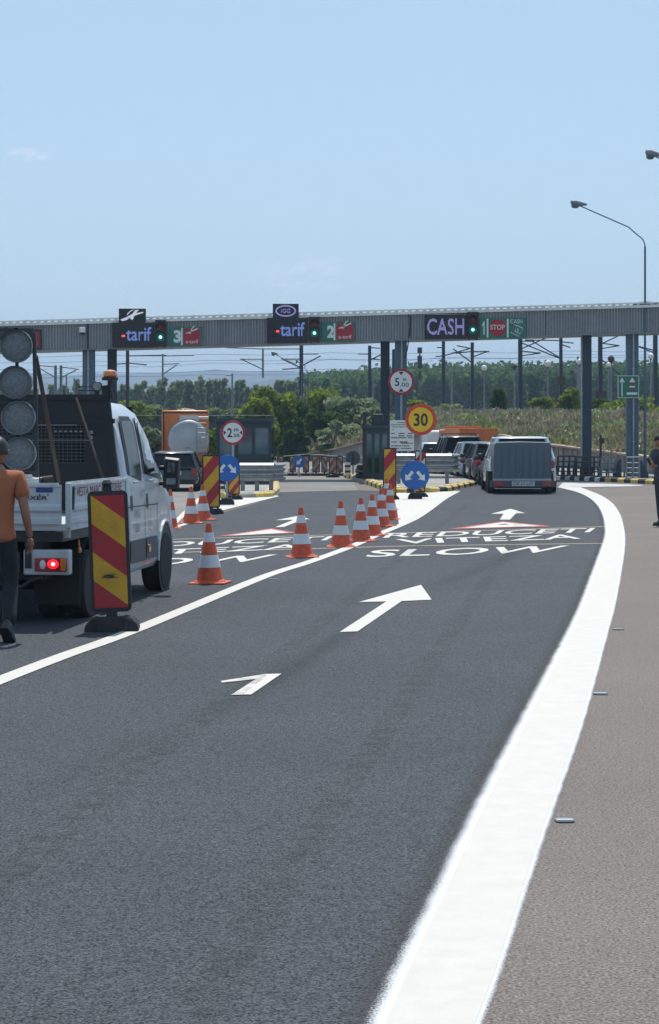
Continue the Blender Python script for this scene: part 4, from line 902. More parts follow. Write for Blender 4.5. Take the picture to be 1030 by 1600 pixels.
# mirror
b = MB(); b.path([(-.02,4.40,1.42),(.05,4.42,1.42),(.10,4.42,1.40)],.028); b.path([(-.02,4.42,1.24),(.08,4.42,1.24)],.028); b.loft([[(.04,4.33,1.20),(.21,4.33,1.20),(.225,4.33,1.5),(.06,4.33,1.52)],[(.03,4.40,1.18),(.22,4.40,1.18),(.235,4.40,1.53),(.045,4.40,1.55)],[(.06,4.5,1.24),(.18,4.5,1.24),(.19,4.5,1.47),(.08,4.5,1.48)]]); mo = b.build('wing_mirror','black',van,bevel=.03)
b = MB(); b.add([(.09,4.325,1.37),(.175,4.325,1.37),(.185,4.325,1.48),(.10,4.325,1.49)],[(0,1,2,3)]); b.build('mirror_glass',mat('upper_mirror_glass',(.20,.24,.28),.08,1.),mo,ang=0); b = MB(); b.add([(.08,4.325,1.23),(.19,4.325,1.23),(.19,4.325,1.30),(.08,4.325,1.30)],[(0,1,2,3)]); b.build('mirror_glass',mat('mirror_glass',(.20,.24,.28),.08,1.),mo,ang=0)
# loads: beacon, arrow board, braces
def vloc(x, y, z=0): return Matrix.Translation((VX,VY,0)) @ Matrix.Rotation(VR,4,'Z') @ Vector((x,y,z))
t = thing('warning_beacon','orange warning beacon on a bracket above the black headboard','beacon',W(172,593,22.45))
b = MB(); b.lathe([(.085,-.01),(.088,.02),(.07,.03)],n=20); b.build('base','black',t)
b = MB(); b.lathe([(.07,.03),(.078,.045),(.07,.085),(.04,.1),(.01,.105)],n=20); b.build('lens','amber',t)
b = MB(); b.tube((0,0,-.08),(0,0,0),.025); b.beam((0,0,-.08),(.02,0,-.2),.03,.03); b.build('bracket','black',t)
t = thing('work_lamp','round grey work lamp standing on top of the headboard','lamp',W(152,617,22.45))
b = MB(); b.lathe([(.05,.0),(.056,-.02),(.05,-.03)],c=(0,0,.09),n=20,axis='y'); b.build('housing','black',t); b = MB(); b.lathe([(.044,-.03),(.03,-.04),(.005,-.043)],c=(0,0,.09),n=20,axis='y'); b.build('lens','mud',t); b = MB(); b.box(-.02,.02,-.01,.03,0,.05); b.box(-.2,-.03,0,.01,.04,.05); b.box(-.2,-.03,0,.01,.08,.09); b.build('bracket','black',t)
AY = 20.7
t = thing('lamp_board','tall board of large round unlit warning lamps standing in truck bed','warning lamps',(W(55,700,AY).x,AY,.968))
o_ = Vector(t.location)
def AL(px, py, dy=0): return W(px, py, AY+dy)-o_
b = MB(); b.beam(AL(53.5,520),AL(58.5,757),.035,.04); b.beam(AL(-60,520),AL(-62,757),.035,.04); b.beam(AL(-60,516),AL(53,516),.03,.04); b.beam(AL(-60,740),AL(58,740),.03,.04); b.beam(AL(-50,628),AL(56,628),.03,.03); b.beam(AL(-50,683),AL(56,683),.03,.03); b.build('frame','darksteel',t)
b = MB(); b.beam(AL(26,512),AL(29,740,0),.03,.03); b.beam(AL(-32,512),AL(-28,740),.03,.03); b.build('cross_bar','darksteel',t)
b = MB(); b.beam(AL(56,556,0),AL(93,753,.9),.035,.03); b.build('brace','wood',t)
for i, (px, py, r_) in enumerate(((26,541,25.5),(24.5,597.6,26),(29,652.8,27),(30.6,708.8,26.5),(-32,541,25.5),(-34,598,26),(-30,653,27),(-29,709,26))):
    r = S(r_, AY); c = AL(px, py, -.06); b = MB()
    b.lathe([(r*.88,.02),(r*.91,-.03),(r*.94,-.045),(r*.97,-.05),(r,-.035),(r,.03),(r*.7,.09)], c=tuple(c), n=36, axis='y'); o = b.build('lamp','lensgrey' if i%4<2 else 'greysteel',t,ang=35)
    b = MB(); b.lathe([(r*.92,-.02),(r*.6,-.035),(r*.3,-.043),(.005,-.045)], c=tuple(c), n=36, axis='y'); b.build('lens','lensgrey',o,ang=40)
    b = MB(); b.add([tuple(Vector(c)+Vector((r*1.0*math.cos(R(20+140*k/12)),yy,r*1.0*math.sin(R(20+140*k/12))))) for yy in (-.07,.0) for k in range(13)],[(k,k+1,14+k,13+k) for k in range(12)]); b.build('visor','lensgrey',o,ang=60,fix=False)
t = thing('brace_bar','thin brown pole leaning on the middle of the headboard','pole',W(164,756,21.8)); o_ = Vector(t.location)
MB().beam(W(119,622,22.3)-o_,W(164,756,21.8)-o_,.022,.022).build('bar','wood',t)
t = thing('cardboard_box','pale battered box lying in the truck bed behind the tailgate','box',vloc(-.55,.5,.97)); 
b = MB(); b.box(-.5,.2,-.15,.3,0,.42); b.box(-.4,.05,-.1,.2,.42,.45); b.build('carton','roofedge',t,bevel=.01)
t = thing('paint_roller','dark paint roller lying on the tailgate edge','roller',vloc(-.22,.03,1.36)); b = MB(); b.tube((-.04,0,.02),(.05,.05,.03),.035,n=12); b.build('roller_sleeve','wood',t); b = MB(); b.tube((-.06,-.01,.02),(-.04,0,.02),.03,n=12); b.build('end_cap','black',t)

# ================================================================ PEOPLE
def skin(chains, rad, sub=2):
    """chains of named joints -> evaluated skin mesh (verts, faces)"""
    names = list(rad); idx = {n: i for i, n in enumerate(names)}
    me = bpy.data.meshes.new('s'); ed = []
    for c in chains:
        for a, b_ in zip(c[:-1], c[1:]):
            if (idx[a], idx[b_]) not in ed: ed.append((idx[a], idx[b_]))
    me.from_pydata([rad[n][0] for n in names], ed, []); o = bpy.data.objects.new('s', me); COL.objects.link(o)
    o.modifiers.new('k', 'SKIN').use_smooth_shade = True
    ss = o.modifiers.new('b', 'SUBSURF'); ss.levels = ss.render_levels = sub
    for i, n in enumerate(names):
        r = rad[n][1]; sv = me.skin_vertices[0].data[i]; sv.radius = (r, r) if not isinstance(r, tuple) else r; sv.use_root = (i == 0)
    bpy.context.view_layer.update()
    e = bpy.data.meshes.new_from_object(o.evaluated_get(bpy.context.evaluated_depsgraph_get()))
    vs = [tuple(v.co) for v in e.vertices]; fs = [tuple(p.vertices) for p in e.polygons]
    bpy.data.objects.remove(o); bpy.data.meshes.remove(me); bpy.data.meshes.remove(e)
    return vs, fs
def hand(b, wr, pd, side, palm_n, sc_=1., curl=.5):
    """wr wrist, pd pointing direction, side = thumb direction"""
    wr, pd, side, pn = Vector(wr), Vector(pd).normalized(), Vector(side).normalized(), Vector(palm_n).normalized()
    rad = {'w': (tuple(wr), .026*sc_), 'p': (tuple(wr+pd*.045*sc_), (.038*sc_, .02*sc_)), 'k': (tuple(wr+pd*.085*sc_), (.04*sc_, .017*sc_))}
    vs, fs = skin([('w','p','k')], rad, 2); b.add(vs, fs)
    for i, (o, l) in enumerate(((.030,.075),(.010,.085),(-.010,.078),(-.030,.06))):
        p0 = wr+pd*.078*sc_+side*o*sc_; d1 = (pd+pn*curl*.35).normalized(); p1 = p0+d1*l*.45*sc_; d2 = (pd+pn*curl*1.3).normalized(); p2 = p1+d2*l*.32*sc_; d3 = (pd+pn*curl*2.4).normalized(); p3 = p2+d3*l*.26*sc_
        vs, fs = skin([('a','b','c','d')], {'a': (tuple(p0),.0095*sc_),'b': (tuple(p1),.009*sc_),'c': (tuple(p2),.008*sc_),'d': (tuple(p3),.0065*sc_)}, 1); b.add(vs, fs)
    p0 = wr+pd*.03*sc_+side*.03*sc_; p1 = p0+(pd*.7+side*.7).normalized()*.035*sc_; p2 = p1+(pd+side*.15+pn*.4).normalized()*.035*sc_
    vs, fs = skin([('a','b','c')], {'a': (tuple(p0),.012*sc_),'b': (tuple(p1),.011*sc_),'c': (tuple(p2),.008*sc_)}, 1); b.add(vs, fs)
def head(b, c, fw, s=1.):
    """c centre of skull, fw facing direction (unit, xy); adds a shaped head"""
    c = Vector(c); fw = Vector(fw).normalized(); rt = fw.cross(Vector((0,0,1))).normalized(); up = rt.cross(fw)
    n, k = 20, 14; vs = []
    for j in range(k+1):
        ph = math.pi*j/k; z = -math.cos(ph); rr = max(math.sin(ph), .01)
        for i in range(n):
            t = 2*math.pi*i/n; x, y = math.cos(t)*rr, math.sin(t)*rr    # y forward
            X, Y_, Z = x*.078, y*.098, z*.118
            if z < 0: X *= 1+.22*z; Y_ = Y_*(1+.12*z)+(.012*(-z))
            if y > .55 and -.55 < z < -.45+.1: Y_ += .004
            if y > .8 and -.3 < z < .05 and abs(x) < .25: Y_ += .022*(1-abs(x)/.25)*(1-abs(z+.18)/.3 if abs(z+.18) < .3 else 0)
            if y > .7 and .0 < z < .22 and .2 < abs(x) < .6: Y_ -= .008
            vs.append(tuple(c+s*(rt*X+fw*Y_+up*Z)))
    b.add(vs, [(j*n+i, j*n+(i+1)%n, (j+1)*n+(i+1)%n, (j+1)*n+i) for j in range(k) for i in range(n)])
    for sg in (-1, 1):
        e = c+rt*sg*.078*s-up*.01*s
        rings = [[tuple(e+s*(fw*(.018*kk*math.cos(a)-.004)+up*.03*kk*math.sin(a)+rt*sg*d)) for a in [2*math.pi*i/8 for i in range(8)]] for kk, d in ((.7,-.006),(1,.006),(.8,.014),(.3,.01))]
        b.loft(rings)
def person(name, label, loc, rz, J, mats, skinr, group=None, hands=(), shoes=(), bare_from='elbow'):
    t = thing('person', label, 'person', loc, rz)
    b = MB()
    rad = {'pel': (J['pel'], .12), 'wst': (J['wst'], .11), 'chs': (J['chs'], .13), 'nk0': (J['nk0'], .06), 'nk1': (J['nk1'], .055)}
    ch = [('pel','wst','chs','nk0','nk1')]
    for s in 'lr':
        rad.update({'sh'+s: (J['sh'+s], .058), 'el'+s: (J['el'+s], .042), 'fm'+s: (tuple((Vector(J['el'+s])*.6+Vector(J['wr'+s])*.4)), .040), 'wr'+s: (J['wr'+s], .027),
                    'hp'+s: (J['hp'+s], .09), 'kn'+s: (J['kn'+s], .058), 'cf'+s: (tuple(Vector(J['kn'+s])*.65+Vector(J['an'+s])*.35), .055), 'an'+s: (J['an'+s], .04)})
        ch += [('chs','sh'+s,'el'+s,'fm'+s,'wr'+s), ('pel','hp'+s,'kn'+s,'cf'+s,'an'+s)]
    vs, fs = skin(ch, rad); b.add(vs, fs)
    head(b, J['hd'], J['fw'])
    for (wr, pd, sd, pn, cu) in hands: hand(b, wr, pd, sd, pn, 1.0, cu)
    b.build('body', mats['skin'], t, ang=80, fix=False)
    g = {'wst': (J['wst'], .150), 'chs': (J['chs'], .165), 'hem': (tuple(Vector(J['pel'])+Vector((0,0,-.085))), (.215,.18)), 'nk': (tuple(Vector(J['nk0'])+Vector((0,0,-.02))), .085)}
    cc = [('chs','wst','hem'), ('chs','nk')]
    for s in 'lr':
        e = Vector(J['sh'+s])*.35+Vector(J['el'+s])*.65; g['sh'+s] = (J['sh'+s], .088); g['sl'+s] = (tuple(e), .072); cc.append(('chs','sh'+s,'sl'+s))
    vs, fs = skin(cc, g); b = MB(); b.add(vs, fs); b.build('shirt', mats['shirt'], t, ang=80, fix=False)
    g = {'pel': (J['pel'], .13), 'wai': (tuple(Vector(J['pel'])+Vector((0,0,.10))), .12)}; cc = [('pel','wai')]
    for s in 'lr':
        g['hp'+s] = (J['hp'+s], .09); g['kn'+s] = (J['kn'+s], .078); g['an'+s] = (J['an'+s], .066); cc.append(('pel','hp'+s,'kn'+s,'an'+s))
    vs, fs = skin(cc, g); b = MB(); b.add(vs, fs); b.build('trousers', mats['trousers'], t, ang=80, fix=False)
    # hair cap
    c = Vector(J['hd']); fw = Vector(J['fw']).normalized(); rt = fw.cross(Vector((0,0,1))).normalized(); up = rt.cross(fw); b = MB(); n, k = 18, 9; vs = []
    for j in range(k+1):
        ph = math.pi*.60*j/k
        for i in range(n):
            a = 2*math.pi*i/n; y = math.sin(a); rr = math.sin(ph); z = math.cos(ph)
            lim = -.3 if y < .2 else .45
            z = max(z, lim); vs.append(tuple(c+rt*math.cos(a)*rr*.086+fw*(y*rr*.104-.004)+up*(z*.125+.004)))
    b.add(vs, [(j*n+i, j*n+(i+1)%n, (j+1)*n+(i+1)%n, (j+1)*n+i) for j in range(k) for i in range(n)]); b.build('hair', mats['hair'], t, ang=80, fix=False)
    for (an, d, tilt) in shoes:
        an = Vector(an); d = Vector(d).normalized(); up = Vector((0,0,1)); 
        if tilt: up = (up*math.cos(tilt)+Vector((d.x,d.y,0)).normalized()*math.sin(tilt)).normalized(); 
        f = d - up*d.dot(up); f.normalize(); rt = f.cross(up)
        rings = []
        for q, w_, h_ in ((-.085,.028,.06),(-.06,.04,.10),(0,.043,.115),(.06,.045,.085),(.12,.05,.06),(.165,.043,.045),(.19,.02,.028)):
            c = an+f*q-up*.085; rings.append([tuple(c+rt*w_*math.cos(a)+up*(max(math.sin(a),-.15)*h_)) for a in [2*math.pi*i/12 for i in range(12)]])
        b = MB(); b.loft(rings); so = b.build('shoe', 'shoe', t, ang=60)
        rings = [[tuple(an+f*q-up*.085+rt*w_*sg+up*zz) for sg, zz in ((-1,-.028),(1,-.028),(1,-.006),(-1,-.006))] for q, w_ in ((-.09,.035),(-.05,.046),(.1,.053),(.17,.045),(.195,.02))]
        b = MB(); b.loft(rings); b.build('sole', 'black', so)
    return t
# worker walking away at the left edge, seen from behind
pw = G(-3, 1001)
J = dict(pel=(0,0,.93), wst=(0,.01,1.10), chs=(0,.02,1.31), nk0=(0,.03,1.49), nk1=(0,.04,1.56), hd=(0,.055,1.665), fw=(.1,1,-.05),
  shr=(.185,.02,1.42), elr=(.245,-.05,1.14), wrr=(.275,.06,.90), shl=(-.185,.02,1.42), ell=(-.25,.08,1.16), wrl=(-.24,.26,.98),
  hpr=(.09,0,.88), knr=(.10,.06,.50), anr=(.13,-.22,.155), hpl=(-.09,0,.88), knl=(-.08,.12,.49), anl=(-.06,.10,.085))
person('w','worker in orange T-shirt and black trousers walking beside the truck tailgate',pw,0,J,
  dict(skin='skin',shirt='shirt',trousers='trousers',hair='black'),None,
  hands=(((.275,.06,.90),(.02,.18,-1),(-.5,.8,0),(-.9,-.2,0),.45),((-.24,.26,.98),(0,.4,-.9),(.5,.8,0),(.9,-.2,0),.45)),
  shoes=(((.13,-.22,.165),(.1,.55,-.85),.75),((-.06,.10,.115),(-.05,1,0),0)))
pr = G(1034, 821)
J = dict(pel=(0,0,.92), wst=(0,0,1.09), chs=(0,.01,1.30), nk0=(-.01,0,1.47), nk1=(-.03,-.02,1.54), hd=(-.06,-.04,1.635), fw=(-.75,-.6,-.5),
  shr=(.12,.15,1.41), elr=(.06,.05,1.15), wrr=(-.18,-.14,1.16), shl=(-.17,-.08,1.41), ell=(-.25,-.14,1.13), wrl=(-.20,-.28,1.18),
  hpr=(.05,.08,.87), knr=(.06,.10,.48), anr=(.09,.12,.085), hpl=(-.07,-.05,.87), knl=(-.05,-.07,.48), anl=(-.02,-.06,.085))
J = {k: v for k, v in J.items()}
pt = person('p','person in dark T-shirt and black jeans looking at a phone by the roadside',pr,0,J,
  dict(skin='skin',shirt='shirt2',trousers='trousers2',hair='hair'),None,
  hands=(((-.18,-.14,1.16),(-.6,-.4,.4),(0,.2,1),(-.3,.4,.3),.8),((-.20,-.28,1.18),(-.4,.1,.6),(0,.2,1),(.1,.9,.2),.8)),
  shoes=(((.09,.12,.115),(-.5,-.8,0),0),((-.02,-.06,.115),(-.8,-.5,0),0)))
t = thing('phone','black phone held in the hands of the person by the roadside','phone',(pr.x-.27,pr.y-.22,1.24),rot=(R(-25),R(-20),R(40)))
MB().box(-.037,.037,-.004,.004,-.07,.08).build('casing','black',t,bevel=.003); b = MB(); b.box(-.033,.033,-.006,-.004,-.066,.076); b.build('screen','glass',t)

# ================================================================ ISLANDS, BARRIERS, BOOTHS
def kerb(name, pts, h, d, mats_, seg=.5, label=None):
    """striped kerb along ground points (px)"""
    P = [G(*p) for p in pts]; b = MB(); k = 0
    for a, c in zip(P[:-1], P[1:]):
        L_ = (c-a).length; n = max(1, round(L_/seg)); dr = (c-a).normalized(); nm = Vector((-dr.y, dr.x, 0))*d
        for i in range(n):
            p, q = a.lerp(c, i/n), a.lerp(c, (i+1)/n); q = q-dr*.012
            b.loft([[tuple(r_), tuple(r_+Vector((0,0,h*.7))), tuple(r_+nm*.2+Vector((0,0,h))), tuple(r_+nm+Vector((0,0,h))), tuple(r_+nm)] for r_ in (p, q)], mi=k % len(mats_)); k += 1
    return struct(b.build(name, mats_, None, ang=0))
kerb('kerb', [(868,749),(905,751),(945,753)], .16, .3, ['kwhite','kblack'], .42)
kerb('kerb', [(945,753),(985,755),(1020,757),(1090,760)], .17, .3, ['kyellow','kblack'], .55)
kerb('kerb', [(612,770),(650,771),(700,768),(745,758)], .15, .3, ['kyellow','kyellow','kblack'], .5)
kerb('kerb', [(537,746),(556,751),(575,758),(598,766),(612,770)], .17, .3, ['kyellow','kblack','kyellow'], .6)
kerb('kerb', [(352,779),(400,778),(428,776.5),(437,768),(436,757)], .15, .3, ['kyellow','concrete','kyellow'], .6)
def slab(name, pts, h, m):
    P = [G(*p) for p in pts]; b = MB(); b.ext([(p.x,p.y,-.02) for p in P], (0,0,h+.02)); return struct(b.build(name, m))
slab('island_pavement', [(540,746),(558,752),(600,766.5),(650,769.5),(700,767),(742,757.5),(722,748),(640,744)], .135, 'concrete')
slab('island_pavement', [(354,777.5),(400,776.5),(427,775),(434.5,767),(433,752),(380,750),(350,757)], .135, 'concrete')
slab('roadside_pavement', [(870,747.6),(905,749.7),(945,751.7),(985,753.7),(1090,758.5),(1100,735),(880,728)], .14, 'concrete')
def wbeam(b, p, q, z, h=.3, s=-1):
    p, q = Vector(p), Vector(q); d = (q-p).normalized(); n = Vector((d.y, -d.x, 0))
    prof = [(0,0),(.02,.02),(.08,.07),(.08,.11),(.01,.14),(.01,.18),(.08,.21),(.08,.25),(.02,.30),(0,.32),(-.01,.32),(-.0,.18),(-.0,.14),(-.01,0)]
    b.loft([[tuple(c+n*x+Vector((0,0,z+zz*h/.32))) for x, zz in prof] for c in (p, q)])
def barrier(label, px0, px1, base, ztop, rows, h=.28, turn=.9):
    a, c = G(px0, base), G(px1, base); t = thing('crash_barrier', label, 'crash barrier', a, group='grey steel barriers on the islands'); w = c.x-a.x
    for i in range(rows):
        b = MB(); z = ztop-h-i*(h+.0); wbeam(b, (0,0,0), (w,0,0), z, h); wbeam(b, (w,0,0), (w+.25,turn,0), z, h); wbeam(b, (-.2,turn,0), (0,0,0), z, h); b.build('rail', 'steel', t, ang=30)
    for x in [w*.08, w*.5, w*.92]:
        b = MB(); b.box(x-.06,x+.06,.02,.14,.1,ztop-.03); b.build('post','greysteel',t)
barrier('grey steel crash barrier behind the left blue arrow sign', 375, 428, 774, .92, 2, .26)
barrier('grey steel crash barrier on the right island beside the queueing cars', 616, 706, 762, 1.1, 2, .30)
def railing(label, px0, px1, base, h, n, m='darksteel', lean=0):
    a, c = G(px0, base), G(px1, base); t = thing('railing', label, 'railing', (a.x,a.y,.14), group='dark tubular railings by the kerb'); w = c.x-a.x
    b = MB()
    for z in (.04,.25,.48,.72,.98): b.tube((0,0,z*h),(w,0,z*h),.026)
    b.build('rail',m,t); 
    for i in range(n+1):
        x = w*i/n; b = MB(); b.tube((x,0,0),(x,0,h),.032); b.tube((x,.0,h*.95),(x,.6,.0),.025); b.tube((x,.6,0),(x,.6,h*.5),.03); b.build('post',m,t)
railing('dark tubular railing nearest the covered trailer along striped kerb', 872, 899, 750, .76, 3)
railing('long dark tubular railing in the middle of the striped kerb', 901, 938, 751, .74, 4)
railing('third dark railing, left of the dark pointed block', 940, 962, 752.5, .74, 2, 'greysteel')
railing('short grey railing at the foot of the right blue column', 979, 999, 754, .76, 2, 'greysteel')
for px0, px1, lb in ((963,979,'dark sloping concrete block left of the right blue column'),(1000,1022,'dark sloping concrete block right of the right blue column')):
    a, c = G(px0,753), G(px1,754); t = thing('crash_block', lb, 'concrete block', (a.x,a.y+.3,.14)); w = c.x-a.x
    s_ = 1 if px0 < 980 else -1; b = MB(); pts = [(0,0,0),(w,0,0),(w,0,.68),(w*.7,0,.68),(0,0,.08)] if s_ > 0 else [(0,0,0),(w,0,0),(w,0,.1),(w*.3,0,.64),(0,0,.66)]
    b.ext(pts,(0,.6,0)); b.build('block','bluedark',t,bevel=.02)
p = G(954,746); t = thing('marker_post','thin black post with small box behind the kerb railings','post',(p.x,p.y+3,0)); b = MB(); b.tube((0,0,0),(0,0,CH-(679-HZ)*(p.y+3)/F),.05); b.build('pole','black',t); b = MB(); b.box(.02,.14,-.06,.06,1.3,1.52); b.build('box','black',t)
# small posts on the kerb
for i, px in enumerate((881,890,899)):
    p = G(px,749.5); t = thing('kerb_reflector',['left','middle','right'][i]+' one of three small pale blocks on the striped kerb','reflector',(p.x,p.y+.15,.16),group='small blocks on the kerb'); b = MB(); b.box(-.09,.09,0,.12,0,.14); b.build('block','kwhite',t,bevel=.02)
# retaining wall behind, curving
WP = [(486,128,.45),(530,122,.75),(568,118,1.15),(640,114,1.55),(712,112,1.72),(790,108,1.55),(859,100,1.15),(935,91,.95),(1010,84,.78),(1120,76,.6),(1300,70,.5)]
P = [Vector((S(px-CX,Y_),Y_,z)) for px, Y_, z in WP]
b = MB()
for a, c in zip(P[:-1], P[1:]):
    d = (c-a); d.z = 0; d.normalize(); n = Vector((-d.y,d.x,0))*.3
    b.loft([[tuple(Vector((q.x,q.y,0))), tuple(Vector((q.x,q.y,0))+n), tuple(q+n), tuple(q)] for q in (a,c)])
    L_ = (c-a).length
    for i in range(max(2,int(L_/.9))):
        q = a.lerp(c, i/max(2,int(L_/.9))); b.tube((q.x,q.y-.02,0),(q.x,q.y-.02,q.z-.08),.07,n=6)
tag(b.build('retaining_wall','concrete',None,ang=20),'low ribbed concrete retaining wall at foot of weedy bank','wall')
b = MB()
for a, c in zip(P[:-1], P[1:]): b.beam(a+Vector((0,.1,.03)), c+Vector((0,.1,.03)), .5, .08)
tag(b.build('wall_coping','kyellow' if False else 'sand',None),'pale dry coping strip along the top of retaining wall','wall coping')
# embankment
ridge = [(440,150,.9),(486,150,1.3),(530,148,1.9),(568,146,2.4),(640,142,2.65),(712,140,2.75),(790,138,2.75),(859,132,2.75),(935,126,2.65),(1010,120,2.6),(1120,115,2.6),(1400,110,3.0)]
rows = []
WP2 = [(440,130,.2)]+WP
for (pa, Ya, za), (pb, Yb, zb_) in zip(WP2, ridge):
    a = Vector((S(pa-CX,Ya),Ya+.2,za-.03)); c = Vector((S(pb-CX,Yb),Yb,zb_)); row = []
    for k in range(9):
        f = k/8; q = a.lerp(c, f); q.z = a.z+(c.z-a.z)*math.sin(f*math.pi/2)**.9; row.append(q)
    row += [Vector((c.x*1.05,c.y+8,c.z)), Vector((c.x*1.6,c.y+90,c.z)), Vector((c.x*3,c.y+300,2.)), ]
    rows.append(row)
b = MB(); nr, nc = len(rows), len(rows[0]); b.add([tuple(q) for r_ in rows for q in r_], [(i*nc+j,(i+1)*nc+j,(i+1)*nc+j+1,i*nc+j+1) for i in range(nr-1) for j in range(nc-1)])
M['bank'] = mat('dry_bank_soil',(.17,.14,.075),.95,var=.4,scale=.35,bump=.8,bscale=5)
struct(b.build('embankment','bank',None,ang=80))
# ---- leaf scattering (numpy)
def leaves(name, pts, size, m, parent=None, up=.0, aspect=1.6, loc=None):
    n = len(pts); pts = np.asarray(pts, float); size = np.broadcast_to(np.asarray(size, float), (n,))
    a = rng.normal(size=(n,3)); a[:,2] *= (1-up); a /= np.linalg.norm(a,axis=1)[:,None]
    if up > .5: u = np.stack([rng.normal(0,.18,n), rng.normal(0,.18,n), np.ones(n)],1)
    else: u = rng.normal(size=(n,3))
    u -= (u*a).sum(1)[:,None]*a; u /= np.linalg.norm(u,axis=1)[:,None]; r = np.cross(a,u)
    hh = (size*aspect/2)[:,None]; ww = (size/2)[:,None]
    V = np.empty((n,4,3)); V[:,0] = pts-u*hh; V[:,1] = pts+r*ww; V[:,2] = pts+u*hh; V[:,3] = pts-r*ww
    me = bpy.data.meshes.new(name); me.vertices.add(n*4); me.vertices.foreach_set('co', V.reshape(-1)); me.loops.add(n*4); me.loops.foreach_set('vertex_index', np.arange(n*4)); me.polygons.add(n)
    me.polygons.foreach_set('loop_start', np.arange(n)*4); me.polygons.foreach_set('loop_total', np.full(n,4)); me.update(calc_edges=True)
    at = me.attributes.new('rnd','FLOAT','FACE'); at.data.foreach_set('value', rng.random(n).astype(np.float32))
    me.materials.append(M[m] if isinstance(m,str) else m); o = bpy.data.objects.new(name, me); COL.objects.link(o)
    if parent: o.parent = parent
    return o
def blob(c, r, n, shell=.55):
    d = rng.normal(size=(n,3)); d /= np.linalg.norm(d,axis=1)[:,None]; k = (shell+(1-shell)*rng.random(n))[:,None]
    return np.asarray(c)+d*k*np.asarray(r)
M['leaf_y'] = leafmat('yellow_green_leaves',(.085,.14,.018),(.30,.36,.055)); M['leaf_d'] = leafmat('dark_green_leaves',(.035,.07,.018),(.10,.16,.04)); M['leaf_g'] = leafmat('grey_green_leaves',(.12,.16,.07),(.36,.42,.24))
M['leaf_p'] = leafmat('poplar_leaves',(.10,.14,.055),(.27,.32,.14)); M['leaf_f'] = leafmat('plantation_leaves',(.05,.10,.03),(.12,.20,.055),.05); M['weed'] = leafmat('weeds',(.13,.145,.075),(.33,.31,.20),.5); M['flower'] = leafmat('flowers',(.55,.55,.45),(.75,.75,.65)); M['weedg'] = leafmat('green_weeds',(.11,.15,.05),(.24,.28,.11),.4)
# weeds on the bank
def bank_pt(u, v):
    f = u*(nr-1); i = min(int(f), nr-2); f -= i; g = v*8; j = min(int(g),7); g -= j
    q = rows[i][j].lerp(rows[i+1][j],f).lerp(rows[i][j+1].lerp(rows[i+1][j+1],f), g); return q
pa, pb, pc = [], [], []
for _ in range(34000):
    u = random.random(); v = random.random(); q = bank_pt(u, v); c = math.sin(q.x*1.3)+math.sin(q.y*.9+q.x*.4)+random.uniform(-.9,.9)
    (pa if c > 0 else pb).append((q.x,q.y,q.z+random.uniform(.0,.25)))
for _ in range(260):
    q = bank_pt(random.random(), random.random()); pc.append((q.x,q.y,q.z+random.uniform(.2,.45)))
tag(leaves('weeds', pa, rng.uniform(.07,.2,len(pa)), 'weed', up=.7, aspect=2.4),kind='stuff'); tag(leaves('green_weeds', pb, rng.uniform(.07,.22,len(pb)), 'weedg', up=.7, aspect=2.2),kind='stuff'); tag(leaves('wild_flowers', pc, .07, 'flower'),kind='stuff')
M['brush'] = leafmat('dry_brush',(.13,.11,.08),(.34,.28,.21),.6)
P_ = []
for _ in range(150):
    q_ = bank_pt(random.random()**.8, random.uniform(.02,.95)); P_.append(blob((q_.x,q_.y,q_.z+.15),(random.uniform(.4,1.5),random.uniform(.5,1.6),random.uniform(.25,.5)),110,.3))
P_ = np.concatenate(P_); tag(leaves('dry_brush', P_, rng.uniform(.05,.15,len(P_)), 'brush', up=.6, aspect=2.5),kind='stuff')
P_ = []
for _ in range(70):
    q_ = bank_pt(random.random(), random.uniform(.1,.95)); P_.append(blob((q_.x,q_.y,q_.z+.15),(random.uniform(.4,1.1),random.uniform(.5,1.2),random.uniform(.25,.45)),170,.4))
P_ = np.concatenate(P_); tag(leaves('low_scrub', P_, rng.uniform(.06,.17,len(P_)), 'leaf_g', up=.2),kind='stuff')
def shrub(px, py_top, py_bot, w_px, Y, m, label, n=2600, name='shrub', cat='shrub', trunk=True, group=None, ls=.17):
    x = S(px-CX,Y); zt = CH-(py_top-HZ)*Y/F; zb_ = max(CH-(py_bot-HZ)*Y/F, 0) ; rx = S(w_px/2,Y); h = zt-zb_
    t = thing(name, label, cat, (x,Y,zb_), group=group); P_ = []
    nb = 30; rx *= 1.15
    for i in range(nb):
        a = random.uniform(0,6.28); zz = random.uniform(.08,.86); dome = math.sqrt(max(.05,1-(zz*1.02)**2)); k = dome*random.uniform(.35,.9)
        P_.append(blob((math.cos(a)*k*rx, math.sin(a)*k*rx*.8, zz*h), (rx*random.uniform(.2,.38), rx*random.uniform(.2,.36), h*random.uniform(.09,.16)), n//nb, .65))
    leaves('crown', np.concatenate(P_), rng.uniform(ls*.6, ls*1.5, (n//nb)*nb), m, t)
    if trunk:
        b = MB()
        for i in range(5):
            a = 1.256*i; b.tube((.05*math.cos(a),.05*math.sin(a),-.2),(rx*.45*math.cos(a),rx*.4*math.sin(a),h*.6),.07,.02)
        b.tube((0,0,-.3),(.03,0,h*.75),.1,.02); b.build('trunk','bark',t)
    return t
shrub(426,602,722,100,132,'leaf_y','big rounded yellow-green bush left of the gap to the lane',7500)
shrub(398,616,722,72,128,'leaf_y','yellow-green bush at left end of the bush thicket',4200)
shrub(466,612,718,84,136,'leaf_d','dark green bush between yellow-green and grey-green bushes',4500)
shrub(462,650,722,44,124,'leaf_d','low very dark bush just above the far striped barrier',3200)
shrub(505,605,712,100,140,'leaf_y','bright green bush behind the thin lamp post',5200)
